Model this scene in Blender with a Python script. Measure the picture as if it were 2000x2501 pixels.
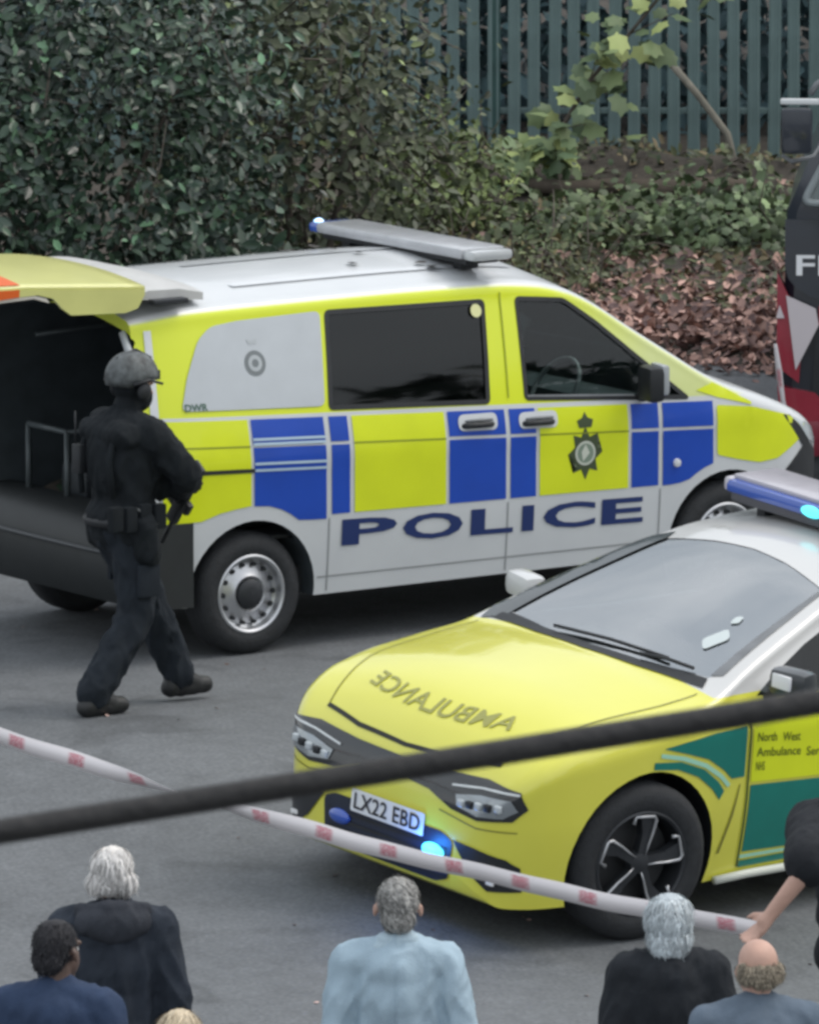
import bpy, bmesh, math, random
import numpy as np
from mathutils import Vector, Matrix, noise
from mathutils.bvhtree import BVHTree

for o in list(bpy.data.objects):
    bpy.data.objects.remove(o, do_unlink=True)
scene = bpy.context.scene
COL = scene.collection
R = math.radians
random.seed(7)
rng = np.random.default_rng(7)

# ------------------------------------------------------------------ camera
CAM_H = 8.5
cd = bpy.data.cameras.new('camera')
cam = bpy.data.objects.new('camera', cd)
COL.objects.link(cam)
cam.location = (0, 0, CAM_H)
cam.rotation_euler = (R(90 - 9.064), 0, 0)
cd.sensor_fit = 'HORIZONTAL'
cd.sensor_width = 36
cd.lens = 396.75
cd.clip_end = 3000
cd.dof.use_dof = True
cd.dof.focus_distance = 47
cd.dof.aperture_fstop = 52
scene.camera = cam

# ------------------------------------------------------------------ sky, sun, exposure
world = bpy.data.worlds.new('World')
scene.world = world
world.use_nodes = True
wn = world.node_tree
bg = wn.nodes['Background']
sky = wn.nodes.new('ShaderNodeTexSky')
sky.sky_type = 'NISHITA'
sky.sun_disc = False
SUN_EL, SUN_AZ = 58, 78          # azimuth measured clockwise from +Y
sky.sun_elevation = R(SUN_EL)
sky.sun_rotation = R(SUN_AZ)
sky.air_density = 1.6
sky.dust_density = 6.0
sky.ozone_density = 1.0
hs = wn.nodes.new('ShaderNodeHueSaturation')
hs.inputs['Saturation'].default_value = 0.55
wn.links.new(sky.outputs[0], hs.inputs['Color'])
mxs = wn.nodes.new('ShaderNodeMix'); mxs.data_type = 'RGBA'
mxs.inputs[0].default_value = .62
wn.links.new(hs.outputs[0], mxs.inputs[6])
cl_n = wn.nodes.new('ShaderNodeTexNoise'); cl_n.inputs['Scale'].default_value = 4.5; cl_n.inputs['Detail'].default_value = 5
cl_c = wn.nodes.new('ShaderNodeTexCoord'); wn.links.new(cl_c.outputs['Generated'], cl_n.inputs['Vector'])
cl_r = wn.nodes.new('ShaderNodeValToRGB'); wn.links.new(cl_n.outputs[0], cl_r.inputs[0])      # soft grey cloud cover, the same all round
cl_r.color_ramp.elements[0].position = .34; cl_r.color_ramp.elements[0].color = (.60, .66, .72, 1)
cl_r.color_ramp.elements[1].position = .66; cl_r.color_ramp.elements[1].color = (.97, 1.0, 1.03, 1)
cl_s = wn.nodes.new('ShaderNodeVectorMath'); cl_s.operation = 'SCALE'; cl_s.inputs['Scale'].default_value = 8.6
wn.links.new(cl_r.outputs[0], cl_s.inputs[0]); wn.links.new(cl_s.outputs[0], mxs.inputs[7])
wn.links.new(mxs.outputs[2], bg.inputs['Color'])
bg.inputs['Strength'].default_value = 0.15
sd = bpy.data.lights.new('sun', 'SUN')
sun = bpy.data.objects.new('sun', sd)
COL.objects.link(sun)
sd.energy = 0.55
sd.angle = R(26)
sd.color = (1.0, 0.97, 0.92)
d = Vector((math.sin(R(SUN_AZ)) * math.cos(R(SUN_EL)), math.cos(R(SUN_AZ)) * math.cos(R(SUN_EL)), math.sin(R(SUN_EL))))
sun.rotation_euler = (-d).to_track_quat('-Z', 'Y').to_euler()
sun.location = (40, 60, 60)
vs = scene.view_settings
vs.view_transform = 'Standard'
vs.look = 'None'
vs.gamma = 1
vs.exposure = 0.32
vs.use_curve_mapping = False
scene.render.engine = 'CYCLES'
scene.cycles.filter_width = 3.2

# ------------------------------------------------------------------ materials
MATS = {}
def nd(nt, typ, **kw):
    n = nt.nodes.new(typ)
    for k, v in kw.items():
        setattr(n, k, v)
    return n
def mat(name, col, rough=.5, metal=0., coat=0., var=0., vscale=8., bump=0., bscale=60., spec=.5, emit=None, estr=0., alpha_noise=None, tint=False, detail=6, trans=0., sub=0.):
    if name in MATS: return MATS[name]
    m = bpy.data.materials.new(name); m.use_nodes = True; nt = m.node_tree
    b = nt.nodes['Principled BSDF']
    b.inputs['Base Color'].default_value = (*col, 1)
    b.inputs['Roughness'].default_value = rough
    b.inputs['Metallic'].default_value = metal
    b.inputs['Coat Weight'].default_value = coat
    b.inputs['Coat Roughness'].default_value = .06
    b.inputs['Specular IOR Level'].default_value = spec
    tc = nd(nt, 'ShaderNodeTexCoord')
    src = None
    if var > 0:
        n = nd(nt, 'ShaderNodeTexNoise'); n.inputs['Scale'].default_value = vscale; n.inputs['Detail'].default_value = detail
        nt.links.new(tc.outputs['Object'], n.inputs['Vector'])
        mr = nd(nt, 'ShaderNodeMapRange'); mr.inputs[1].default_value = .25; mr.inputs[2].default_value = .75
        mr.inputs[3].default_value = 1 - var; mr.inputs[4].default_value = 1 + var
        nt.links.new(n.outputs[0], mr.inputs[0])
        mx = nd(nt, 'ShaderNodeVectorMath', operation='SCALE'); mx.inputs[0].default_value = col
        nt.links.new(mr.outputs[0], mx.inputs['Scale']); src = mx.outputs[0]
    if tint:
        a = nd(nt, 'ShaderNodeAttribute'); a.attribute_name = 'tint'
        mx2 = nd(nt, 'ShaderNodeVectorMath', operation='MULTIPLY')
        if src is None: mx2.inputs[0].default_value = col
        else: nt.links.new(src, mx2.inputs[0])
        nt.links.new(a.outputs['Color'], mx2.inputs[1]); src = mx2.outputs[0]
    if src is not None: nt.links.new(src, b.inputs['Base Color'])
    if bump > 0:
        n2 = nd(nt, 'ShaderNodeTexNoise'); n2.inputs['Scale'].default_value = bscale; n2.inputs['Detail'].default_value = 5
        nt.links.new(tc.outputs['Object'], n2.inputs['Vector'])
        bp = nd(nt, 'ShaderNodeBump'); bp.inputs['Strength'].default_value = bump; bp.inputs['Distance'].default_value = .02
        nt.links.new(n2.outputs[0], bp.inputs['Height']); nt.links.new(bp.outputs[0], b.inputs['Normal'])
    if emit:
        b.inputs['Emission Color'].default_value = (*emit, 1); b.inputs['Emission Strength'].default_value = estr
    if trans: b.inputs['Transmission Weight'].default_value = trans
    MATS[name] = m
    return m
def glass_mat(name, tint, fres=1.5, rough=.02):
    m = bpy.data.materials.new(name); m.use_nodes = True; nt = m.node_tree
    nt.nodes.remove(nt.nodes['Principled BSDF'])
    t = nd(nt, 'ShaderNodeBsdfTransparent'); t.inputs[0].default_value = (*tint, 1)
    g = nd(nt, 'ShaderNodeBsdfGlossy'); g.inputs['Roughness'].default_value = rough; g.inputs[0].default_value = (.95, .98, 1, 1)
    f = nd(nt, 'ShaderNodeFresnel'); f.inputs[0].default_value = fres
    mx = nd(nt, 'ShaderNodeMixShader')
    nt.links.new(f.outputs[0], mx.inputs[0]); nt.links.new(t.outputs[0], mx.inputs[1]); nt.links.new(g.outputs[0], mx.inputs[2])
    nt.links.new(mx.outputs[0], nt.nodes['Material Output'].inputs[0])
    MATS[name] = m
    return m

WHITE = mat('white_paint', (.62, .64, .66), .3, coat=.6, var=.05, vscale=3)
YEL = mat('hivis_yellow', (.66, .745, .008), .38, coat=.25, var=.05, vscale=4)
BLUE = mat('livery_blue', (.004, .058, .42), .35, coat=.25, var=.08, vscale=4)
NAVY = mat('navy_letter', (.012, .03, .13), .4)
BLACK = mat('black_plastic', (.012, .014, .017), .55, var=.25, vscale=12)
SEAM = mat('seam_dark', (.02, .022, .02), .7)
RUBBER = mat('tyre_rubber', (.018, .02, .023), .75, var=.3, vscale=30, bump=.3, bscale=90)
STEEL = mat('wheel_silver', (.50, .51, .53), .32, metal=.7, var=.08)
DARKSTEEL = mat('dark_steel', (.03, .033, .038), .5, metal=.3, var=.2)
DARKLINE = mat('interior_dark', (.03, .04, .047), .8, var=.3)
GREYTRIM = mat('grey_trim', (.16, .17, .18), .5, var=.2)
GREEN = mat('livery_green', (.0, .17, .135), .35, coat=.25, var=.06)
PALEGREEN = mat('pale_green_edge', (.35, .66, .50), .35, coat=.2)
GLASS_D = glass_mat('privacy_glass', (.07, .09, .09), 1.45, .03)
GLASS_T = glass_mat('tinted_glass', (.70, .80, .77), 1.45, .02)
GLASS_C = glass_mat('windscreen_glass', (.60, .70, .68), 5.0, .06)

# ------------------------------------------------------------------ helpers
def link_mesh(name, me, m=None, parent=None, smooth=True):
    o = bpy.data.objects.new(name, me); COL.objects.link(o)
    if m is not None and not me.materials: me.materials.append(m)
    if smooth and len(me.polygons): me.polygons.foreach_set('use_smooth', [True] * len(me.polygons))
    if parent is not None: o.parent = parent
    return o
def from_bm(name, bm, m=None, parent=None, smooth=True):
    me = bpy.data.meshes.new(name); bm.to_mesh(me); bm.free()
    return link_mesh(name, me, m, parent, smooth)
def tag(o, label, cat, group=None, kind=None):
    if label: o['label'] = label
    if cat: o['category'] = cat
    if group: o['group'] = group
    if kind: o['kind'] = kind
    return o
def thing(name, label, cat, loc=(0, 0, 0), rotz=0, group=None):
    o = bpy.data.objects.new(name, None); COL.objects.link(o)
    o.location = loc; o.rotation_euler = (0, 0, rotz); o.empty_display_size = .2
    return tag(o, label, cat, group)
def smooth_by_angle(o, ang=35):
    me = o.data
    bm = bmesh.new(); bm.from_mesh(me)
    for e in bm.edges:
        if len(e.link_faces) == 2 and e.calc_face_angle(0) > R(ang): e.smooth = False
    for f in bm.faces: f.smooth = True
    bm.to_mesh(me); bm.free()
def bm_box(bm, c, s, rot=None, bevel=0.):
    M = Matrix.Translation(c)
    if rot is not None: M = M @ rot
    r = bmesh.ops.create_cube(bm, size=1, matrix=M @ Matrix.Diagonal((*s, 1)))
    if bevel > 0:
        es = list({e for v in r['verts'] for e in v.link_edges})
        bmesh.ops.bevel(bm, geom=es, offset=bevel, segments=2, affect='EDGES', profile=.6)
def box(name, c, s, m, parent=None, bevel=.01, rot=None):
    bm = bmesh.new(); bm_box(bm, c, s, rot, bevel)
    o = from_bm(name, bm, m, parent); smooth_by_angle(o, 40); return o
def bm_tube(bm, pts, rad, n=8, closed=False):
    pts = [Vector(p) for p in pts]
    if not hasattr(rad, '__len__'): rad = [rad] * len(pts)
    rings = []; up = None
    for i, p in enumerate(pts):
        if closed: t = pts[(i + 1) % len(pts)] - pts[i - 1]
        else: t = pts[min(i + 1, len(pts) - 1)] - pts[max(i - 1, 0)]
        t.normalize()
        if up is None:
            up = Vector((0, 0, 1)) if abs(t.z) < .9 else Vector((1, 0, 0))
        s = t.cross(up); s.normalize(); u = s.cross(t); up = u
        rings.append([bm.verts.new(p + (s * math.cos(2 * math.pi * k / n) + u * math.sin(2 * math.pi * k / n)) * rad[i]) for k in range(n)])
    m = len(rings)
    for i in range(m if closed else m - 1):
        a, b = rings[i], rings[(i + 1) % m]
        for k in range(n): bm.faces.new((a[k], a[(k + 1) % n], b[(k + 1) % n], b[k]))
    if not closed:
        bm.faces.new(rings[0][::-1]); bm.faces.new(rings[-1])
def tube(name, pts, rad, m, parent=None, n=8, closed=False):
    bm = bmesh.new(); bm_tube(bm, pts, rad, n, closed)
    bmesh.ops.recalc_face_normals(bm, faces=bm.faces)
    return from_bm(name, bm, m, parent)
def lathe(name, prof, m, parent=None, n=40, close=True):
    """prof: list of (r, y); axis = local Y"""
    bm = bmesh.new(); rings = []
    for r, y in prof:
        rings.append([bm.verts.new((r * math.cos(2 * math.pi * k / n), y, r * math.sin(2 * math.pi * k / n))) for k in range(n)])
    for a, b in zip(rings, rings[1:]):
        for k in range(n): bm.faces.new((a[k], a[(k + 1) % n], b[(k + 1) % n], b[k]))
    if close: bm.faces.new(rings[0][::-1]); bm.faces.new(rings[-1])
    bmesh.ops.recalc_face_normals(bm, faces=bm.faces)
    o = from_bm(name, bm, m, parent); smooth_by_angle(o, 40); return o
def pchip(tab):
    tab = sorted(tab); X = np.array([t[0] for t in tab], float); Y = np.array([t[1] for t in tab], float)
    h = np.diff(X); dl = np.diff(Y) / h
    s = np.zeros(len(X))
    s[1:-1] = np.where(dl[:-1] * dl[1:] > 0, 2 * dl[:-1] * dl[1:] / (dl[:-1] + dl[1:] + 1e-12), 0)
    s[0] = dl[0]; s[-1] = dl[-1]
    def f(x):
        x = np.clip(x, X[0], X[-1]); i = int(np.clip(np.searchsorted(X, x) - 1, 0, len(h) - 1))
        t = (x - X[i]) / h[i]
        return float((2*t**3-3*t**2+1)*Y[i] + (t**3-2*t*t+t)*h[i]*s[i] + (-2*t**3+3*t*t)*Y[i+1] + (t**3-t*t)*h[i]*s[i+1])
    return f
def hull_mesh(xs, W, Ze, cr, rad, zs, sidey, m=22, k=6, q=10, inset=0., zmin=None):
    """closed loft; returns verts, faces"""
    V = []; F = []
    secs = []
    for x in xs:
        w = W(x) - inset; ze = Ze(x) - inset; z0 = zs(x) if zmin is None else zmin
        r = min(rad(x), (ze - z0) * .45, w * .5); zt = ze - r; c = cr(x)
        pts = []
        for i in range(m):
            z = z0 + (zt - z0) * i / (m - 1); pts.append((sidey(w, z), z))
        yt = pts[-1][0]
        for i in range(1, k + 1):
            a = math.pi / 2 * i / k; pts.append((yt - r + r * math.cos(a), zt + r * math.sin(a)))
        ye = yt - r
        for i in range(1, q):
            y = ye * (1 - i / q); pts.append((y, ze + c * (1 - (y / ye) ** 2)))
        top = (0, ze + c)
        loop = [(-y, z) for y, z in pts] + [top] + [(y, z) for y, z in reversed(pts)]
        secs.append([(x, y, z) for y, z in loop])
    n = len(secs[0])
    for s in secs: V += s
    for i in range(len(secs) - 1):
        for j in range(n):
            a = i * n + j; b = i * n + (j + 1) % n
            F.append((a, b, b + n, a + n))
    F.append(tuple(range(n))[::-1]); F.append(tuple(range((len(secs) - 1) * n, len(secs) * n)))
    return V, F
def hull_obj(name, V, F, mats, parent=None):
    me = bpy.data.meshes.new(name); me.from_pydata(V, [], F)
    bm = bmesh.new(); bm.from_mesh(me)
    bmesh.ops.recalc_face_normals(bm, faces=bm.faces); bm.to_mesh(me); bm.free()
    for m in mats: me.materials.append(m)
    return link_mesh(name, me, None, parent)
def boolean_cut(o, cutters):
    par = o.parent; o.parent = None          # cut in the thing's own coordinates
    for c in cutters:
        md = o.modifiers.new('b', 'BOOLEAN'); md.operation = 'DIFFERENCE'; md.solver = 'EXACT'; md.object = c
    dg = bpy.context.evaluated_depsgraph_get()
    me = bpy.data.meshes.new_from_object(o.evaluated_get(dg))
    o.modifiers.clear(); old = o.data; o.data = me; bpy.data.meshes.remove(old); o.parent = par
    for c in cutters:
        cm = c.data; bpy.data.objects.remove(c, do_unlink=True); bpy.data.meshes.remove(cm)
    smooth_by_angle(o, 38)
def prism(poly, axis, a, b, midx=1):
    """extruded cutter; poly 2D. axis 'y': (x,z) from y=a..b, 'z': (x,y) from z=a..b, 'x': (y,z)"""
    bm = bmesh.new()
    def P(p, d):
        return {'y': (p[0], d, p[1]), 'z': (p[0], p[1], d), 'x': (d, p[0], p[1])}[axis]
    A = [bm.verts.new(P(p, a)) for p in poly]; B = [bm.verts.new(P(p, b)) for p in poly]
    bm.faces.new(A); bm.faces.new(B[::-1])
    n = len(poly)
    for i in range(n): bm.faces.new((A[i], B[i], B[(i + 1) % n], A[(i + 1) % n]))
    bmesh.ops.recalc_face_normals(bm, faces=bm.faces)
    for f in bm.faces: f.material_index = midx
    o = from_bm('cutter', bm, None, None, False)
    for _ in range(midx + 1): o.data.materials.append(BLACK)
    return o
def circle(cx, cy, r, n=32, a0=0., a1=2 * math.pi):
    full = abs(a1 - a0 - 2 * math.pi) < 1e-6
    return [(cx + r * math.cos(a0 + (a1 - a0) * i / (n if full else n - 1)), cy + r * math.sin(a0 + (a1 - a0) * i / (n if full else n - 1))) for i in range(n)]
def round_poly(poly, r, n=5):
    out = []; N = len(poly)
    for i in range(N):
        p = Vector(poly[i]); a = Vector(poly[i - 1]); b = Vector(poly[(i + 1) % N])
        da = (a - p); db = (b - p); rr = min(r, da.length * .45, db.length * .45)
        pa = p + da.normalized() * rr; pb = p + db.normalized() * rr
        for k in range(n + 1):
            t = k / n; q = pa * (1 - t) ** 2 + p * 2 * t * (1 - t) + pb * t * t; out.append((q.x, q.y))
    return out
AX = {'R': (lambda a, b: (Vector((a, -4, b)), Vector((0, 1, 0)))), 'L': (lambda a, b: (Vector((a, 4, b)), Vector((0, -1, 0)))),
      'F': (lambda a, b: (Vector((7, a, b)), Vector((-1, 0, 0)))), 'T': (lambda a, b: (Vector((a, b, 5)), Vector((0, 0, -1)))),
      'B': (lambda a, b: (Vector((-7, a, b)), Vector((1, 0, 0))))}
def project_bm(bm, axis, bvh, off, res):
    bmesh.ops.triangulate(bm, faces=bm.faces)
    vs_ = [v.co for v in bm.verts]
    for ax in (0, 1):
        lo = min(v[ax] for v in vs_); hi = max(v[ax] for v in vs_)
        t = math.ceil(lo / res) * res
        while t < hi:
            no = Vector((1, 0, 0)) if ax == 0 else Vector((0, 1, 0))
            bmesh.ops.bisect_plane(bm, geom=bm.verts[:] + bm.edges[:] + bm.faces[:], plane_co=no * t, plane_no=no, dist=1e-5)
            t += res
    bmesh.ops.triangulate(bm, faces=bm.faces)
    for v in bm.verts:
        o_, d_ = AX[axis](v.co.x, v.co.y)
        h = bvh.ray_cast(o_, d_)
        if h[0] is None:
            h = bvh.find_nearest(o_ + d_ * 3)
        nn = h[1]
        if nn.dot(d_) > 0: nn = -nn
        v.co = h[0] + nn * off
def patch(name, poly, axis, bvh, m, parent, off=.004, res=.06, thick=0.):
    bm = bmesh.new()
    bm.faces.new([bm.verts.new((p[0], p[1], 0)) for p in poly])
    project_bm(bm, axis, bvh, off, res)
    bmesh.ops.recalc_face_normals(bm, faces=bm.faces)
    d_ = AX[axis](0, 0)[1]
    if sum((f.normal.dot(d_) * f.calc_area() for f in bm.faces)) > 0: bmesh.ops.reverse_faces(bm, faces=bm.faces)
    if thick:
        g = bmesh.ops.solidify(bm, geom=bm.faces[:], thickness=thick)
    return from_bm(name, bm, m, parent)
def text_bm(s, w, h, bold=0., mirror=False, shear=0.):
    cu = bpy.data.curves.new('t', 'FONT'); cu.body = s; cu.offset = bold; cu.resolution_u = 3; cu.shear = shear
    o = bpy.data.objects.new('t', cu); COL.objects.link(o)
    dg = bpy.context.evaluated_depsgraph_get()
    me = bpy.data.meshes.new_from_object(o.evaluated_get(dg))
    bm = bmesh.new(); bm.from_mesh(me)
    bpy.data.objects.remove(o, do_unlink=True); bpy.data.curves.remove(cu); bpy.data.meshes.remove(me)
    x0 = min(v.co.x for v in bm.verts); x1 = max(v.co.x for v in bm.verts)
    y0 = min(v.co.y for v in bm.verts); y1 = max(v.co.y for v in bm.verts)
    for v in bm.verts:
        u = (v.co.x - x0) / (x1 - x0); q = (v.co.y - y0) / (y1 - y0)
        if mirror: u = 1 - u
        v.co = Vector((u * w, q * h, 0))
    return bm
def text_patch(name, s, fn, w, h, axis, bvh, m, parent, off=.007, bold=.0, mirror=False, res=.12):
    """fn maps (u,v) in metres of the text box to the two patch coordinates"""
    bm = text_bm(s, w, h, bold, mirror)
    for v in bm.verts:
        a, b = fn(v.co.x, v.co.y); v.co = Vector((a, b, 0))
    project_bm(bm, axis, bvh, off, res)
    return from_bm(name, bm, m, parent, False)
def bvh_of(V, F): return BVHTree.FromPolygons([Vector(v) for v in V], F)

# ------------------------------------------------------------------ ground
SLOPE, XFALL = .085, .065
def ground_z(y):
    """the carriageway falls gently from the van towards the onlookers"""
    if y >= 46.0: return 0.
    if y >= 45.2: t = (46.0 - y); return -SLOPE * t * t / 1.6
    if y >= 42.0: return -SLOPE * (45.6 - y)
    if y >= 41.2: t = y - 41.2; return -SLOPE * 4.0 + SLOPE * t * t / 1.6
    return -SLOPE * 4.0
def smooth01(t):
    t = min(1., max(0., t)); return t * t * (3 - 2 * t)
def ground(x, y):
    w = smooth01((47.4 - y) / 1.2) * smooth01((y - 40.3) / 1.5)
    return ground_z(y) - XFALL * w * max(-.7, min(6., x - .4))
def road_material():
    m = bpy.data.materials.new('asphalt'); m.use_nodes = True; nt = m.node_tree; b = nt.nodes['Principled BSDF']
    tc = nd(nt, 'ShaderNodeTexCoord')
    n1 = nd(nt, 'ShaderNodeTexNoise'); n1.inputs['Scale'].default_value = .55; n1.inputs['Detail'].default_value = 7; n1.inputs['Roughness'].default_value = .6
    n2 = nd(nt, 'ShaderNodeTexNoise'); n2.inputs['Scale'].default_value = 42; n2.inputs['Detail'].default_value = 4
    n3 = nd(nt, 'ShaderNodeTexNoise'); n3.inputs['Scale'].default_value = 6; n3.inputs['Detail'].default_value = 6
    for n in (n1, n2, n3): nt.links.new(tc.outputs['Object'], n.inputs['Vector'])
    r1 = nd(nt, 'ShaderNodeValToRGB'); r1.color_ramp.elements[0].position = .3; r1.color_ramp.elements[1].position = .72
    r1.color_ramp.elements[0].color = (.108, .116, .124, 1); r1.color_ramp.elements[1].color = (.158, .168, .178, 1)
    nt.links.new(n1.outputs[0], r1.inputs[0])
    m2 = nd(nt, 'ShaderNodeMapRange'); m2.inputs[1].default_value = .3; m2.inputs[2].default_value = .7; m2.inputs[3].default_value = .84; m2.inputs[4].default_value = 1.16
    nt.links.new(n2.outputs[0], m2.inputs[0])
    m3 = nd(nt, 'ShaderNodeMapRange'); m3.inputs[1].default_value = .3; m3.inputs[2].default_value = .7; m3.inputs[3].default_value = .9; m3.inputs[4].default_value = 1.1
    nt.links.new(n3.outputs[0], m3.inputs[0])
    mm = nd(nt, 'ShaderNodeMath', operation='MULTIPLY'); nt.links.new(m2.outputs[0], mm.inputs[0]); nt.links.new(m3.outputs[0], mm.inputs[1])
    sc = nd(nt, 'ShaderNodeVectorMath', operation='SCALE'); nt.links.new(r1.outputs[0], sc.inputs[0]); nt.links.new(mm.outputs[0], sc.inputs['Scale'])
    vo = nd(nt, 'ShaderNodeTexVoronoi'); vo.inputs['Scale'].default_value = 38; nt.links.new(tc.outputs['Object'], vo.inputs['Vector'])
    mv = nd(nt, 'ShaderNodeMapRange'); mv.inputs[1].default_value = 0; mv.inputs[2].default_value = .6; mv.inputs[3].default_value = 1.12; mv.inputs[4].default_value = .86; nt.links.new(vo.outputs['Distance'], mv.inputs[0])
    n4 = nd(nt, 'ShaderNodeTexNoise'); n4.inputs['Scale'].default_value = 1.7; n4.inputs['Detail'].default_value = 8; n4.inputs['Distortion'].default_value = 1.2; nt.links.new(tc.outputs['Object'], n4.inputs['Vector'])
    ms = nd(nt, 'ShaderNodeMapRange'); ms.inputs[1].default_value = .56; ms.inputs[2].default_value = .70; ms.inputs[3].default_value = 1.0; ms.inputs[4].default_value = .74; nt.links.new(n4.outputs[0], ms.inputs[0])
    m5 = nd(nt, 'ShaderNodeMath', operation='MULTIPLY'); nt.links.new(mv.outputs[0], m5.inputs[0]); nt.links.new(ms.outputs[0], m5.inputs[1])
    s2 = nd(nt, 'ShaderNodeVectorMath', operation='SCALE'); nt.links.new(sc.outputs[0], s2.inputs[0]); nt.links.new(m5.outputs[0], s2.inputs['Scale'])
    nt.links.new(s2.outputs[0], b.inputs['Base Color'])
    b.inputs['Roughness'].default_value = .82
    bp = nd(nt, 'ShaderNodeBump'); bp.inputs['Strength'].default_value = .4; bp.inputs['Distance'].default_value = .01
    nt.links.new(n2.outputs[0], bp.inputs['Height']); nt.links.new(bp.outputs[0], b.inputs['Normal'])
    return m
def sheet(name, xs, ys, zf, m):
    V = [(x, y, zf(x, y)) for y in ys for x in xs]; n = len(xs)
    F = [(j * n + i, j * n + i + 1, (j + 1) * n + i + 1, (j + 1) * n + i) for j in range(len(ys) - 1) for i in range(n - 1)]
    me = bpy.data.meshes.new(name); me.from_pydata(V, [], F)
    return link_mesh(name, me, m)
ys = [-1500, -300, -60, 0, 20, 30, 36] + [38 + .2 * i for i in range(50)] + [48, 50, 54, 60, 70, 90, 150, 400, 1500]
xs_ = [-1500, -300, -60, -20, -8, -3, -.9, -.3, 0, 1.5, 3, 4.5, 6.4, 8, 20, 60, 300, 1500]
road = sheet('road', xs_, ys, lambda x, y: ground(x, y), road_material())
tag(road, 'grey asphalt road surface under the parked emergency vehicles', 'road', kind='structure')
def edge_y(x):
    pts = [(-40, 53.0), (-4, 53.2), (-2, 54.0), (-.4, 56.8), (.9, 59.6), (1.7, 59.9), (2.3, 59.2), (2.8, 60.2), (40, 62)]
    return float(np.interp(x, [p[0] for p in pts], [p[1] for p in pts]))
def verge_h(x, y):
    t = max(0., y - edge_y(x))
    base = .10 * min(1, t / .5) + .10 * min(1, max(0, t - 3) / 3)
    ridge = .28 * math.exp(-((y - 67.6 - .25 * math.sin(x * 1.3)) / .55) ** 2)
    return .006 + base * (0.9 + .15 * noise.noise(Vector((x * .9, y * .9, 0)))) + ridge * (1 + .5 * noise.noise(Vector((x * 1.7, y, 3.)))) + .04 * noise.noise(Vector((x * 4, y * 4, 1)))* min(1, t / .4)
xv = np.concatenate([np.linspace(-40, -5, 15), np.linspace(-4.6, 5.6, 86), np.linspace(6, 40, 15)])
tv = np.concatenate([np.linspace(0, 12, 80) ** 1.0, [16, 25, 60, 120]])
Vv = []; Fv = []
for t in tv:
    for x in xv:
        y = edge_y(x) + t * (1 if t > 12 else 1)
        y += .12 * noise.noise(Vector((x * 2.2, t, 7))) * (1 if t < 1 else 0)
        Vv.append((x, y, verge_h(x, y) if t > 0 else -.02))
nx_ = len(xv)
Fv = [(j * nx_ + i, j * nx_ + i + 1, (j + 1) * nx_ + i + 1, (j + 1) * nx_ + i) for j in range(len(tv) - 1) for i in range(nx_ - 1)]
me = bpy.data.meshes.new('verge'); me.from_pydata(Vv, [], Fv)
SOIL = mat('soil', (.055, .047, .038), .95, var=.45, vscale=3.5, bump=.8, bscale=25)
verge = link_mesh('verge', me, SOIL)
tag(verge, 'brown soil verge rising from the road to the palisade fence', 'verge', kind='structure')

# ------------------------------------------------------------------ leaves
def leaf_shape(kind):
    if kind == 'oval':
        return [(0, 0, 0), (-.24, .30, .06), (-.22, .66, .07), (0, 1, -.04), (.22, .66, .07), (.24, .30, .06), (0, .5, 0)], [(0, 6, 1), (1, 6, 2), (2, 6, 3), (3, 6, 4), (4, 6, 5), (5, 6, 0)]
    if kind == 'lobed':
        P = [(0, .05, 0)]
        for a, r in ((-150, .40), (-108, .70), (-82, .60), (-50, .92), (-26, .70), (0, 1.0), (26, .70), (50, .92), (82, .60), (108, .70), (150, .40)):
            P.append((r * .62 * math.sin(R(a)), .38 + r * .62 * math.cos(R(a)), -.10 * r * abs(math.sin(R(a)))))
        P.append((0, .38, .04))
        n = len(P) - 1
        return P, [(n, i, (i + 1) % n) for i in range(n)]
    if kind == 'curl':
        return [(0, 0, 0), (-.3, .35, .16), (-.2, .75, .22), (0, 1, .12), (.2, .75, .05), (.3, .35, .10), (0, .5, -.02)], [(0, 6, 1), (1, 6, 2), (2, 6, 3), (3, 6, 4), (4, 6, 5), (5, 6, 0)]
def leaf_mesh(name, kind, C, N, size, tints, spin=None):
    """C centres, N leaf normals, each leaf hangs from its centre"""
    S, T = leaf_shape(kind); S = np.array(S); T = np.array(T)
    n = len(C); N = N / np.linalg.norm(N, axis=1, keepdims=True)
    if spin is None: spin = rng.normal(size=(n, 3))
    U = spin - (spin * N).sum(1, keepdims=True) * N
    U /= np.linalg.norm(U, axis=1, keepdims=True) + 1e-9
    X = np.cross(U, N)
    size = np.broadcast_to(size, (n,))[:, None, None]
    V = C[:, None, :] + size * (S[None, :, 0:1] * X[:, None, :] + S[None, :, 1:2] * U[:, None, :] + S[None, :, 2:3] * N[:, None, :])
    k = len(S)
    F = (T[None] + (np.arange(n) * k)[:, None, None]).reshape(-1, 3)
    V = V.reshape(-1, 3)
    me = bpy.data.meshes.new(name)
    me.vertices.add(len(V)); me.vertices.foreach_set('co', V.ravel())
    me.loops.add(F.size); me.loops.foreach_set('vertex_index', F.ravel().astype(np.int32))
    me.polygons.add(len(F)); me.polygons.foreach_set('loop_start', np.arange(0, F.size, 3, dtype=np.int32))
    me.update()
    a = me.color_attributes.new('tint', 'FLOAT_COLOR', 'POINT')
    tc = np.ones((len(V), 4)); tc[:, :3] = np.repeat(tints, k, axis=0); a.data.foreach_set('color', tc.ravel())
    return me
def tints(n, lo, hi, alt=None, altp=0.):
    t = rng.uniform(0, 1, (n, 1)) ** 1.5
    T = np.array(lo) * (1 - t) + np.array(hi) * t
    if alt is not None:
        k = rng.uniform(size=n) < altp; T[k] = np.array(alt) * rng.uniform(.7, 1.2, (k.sum(), 1))
    return T
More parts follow.
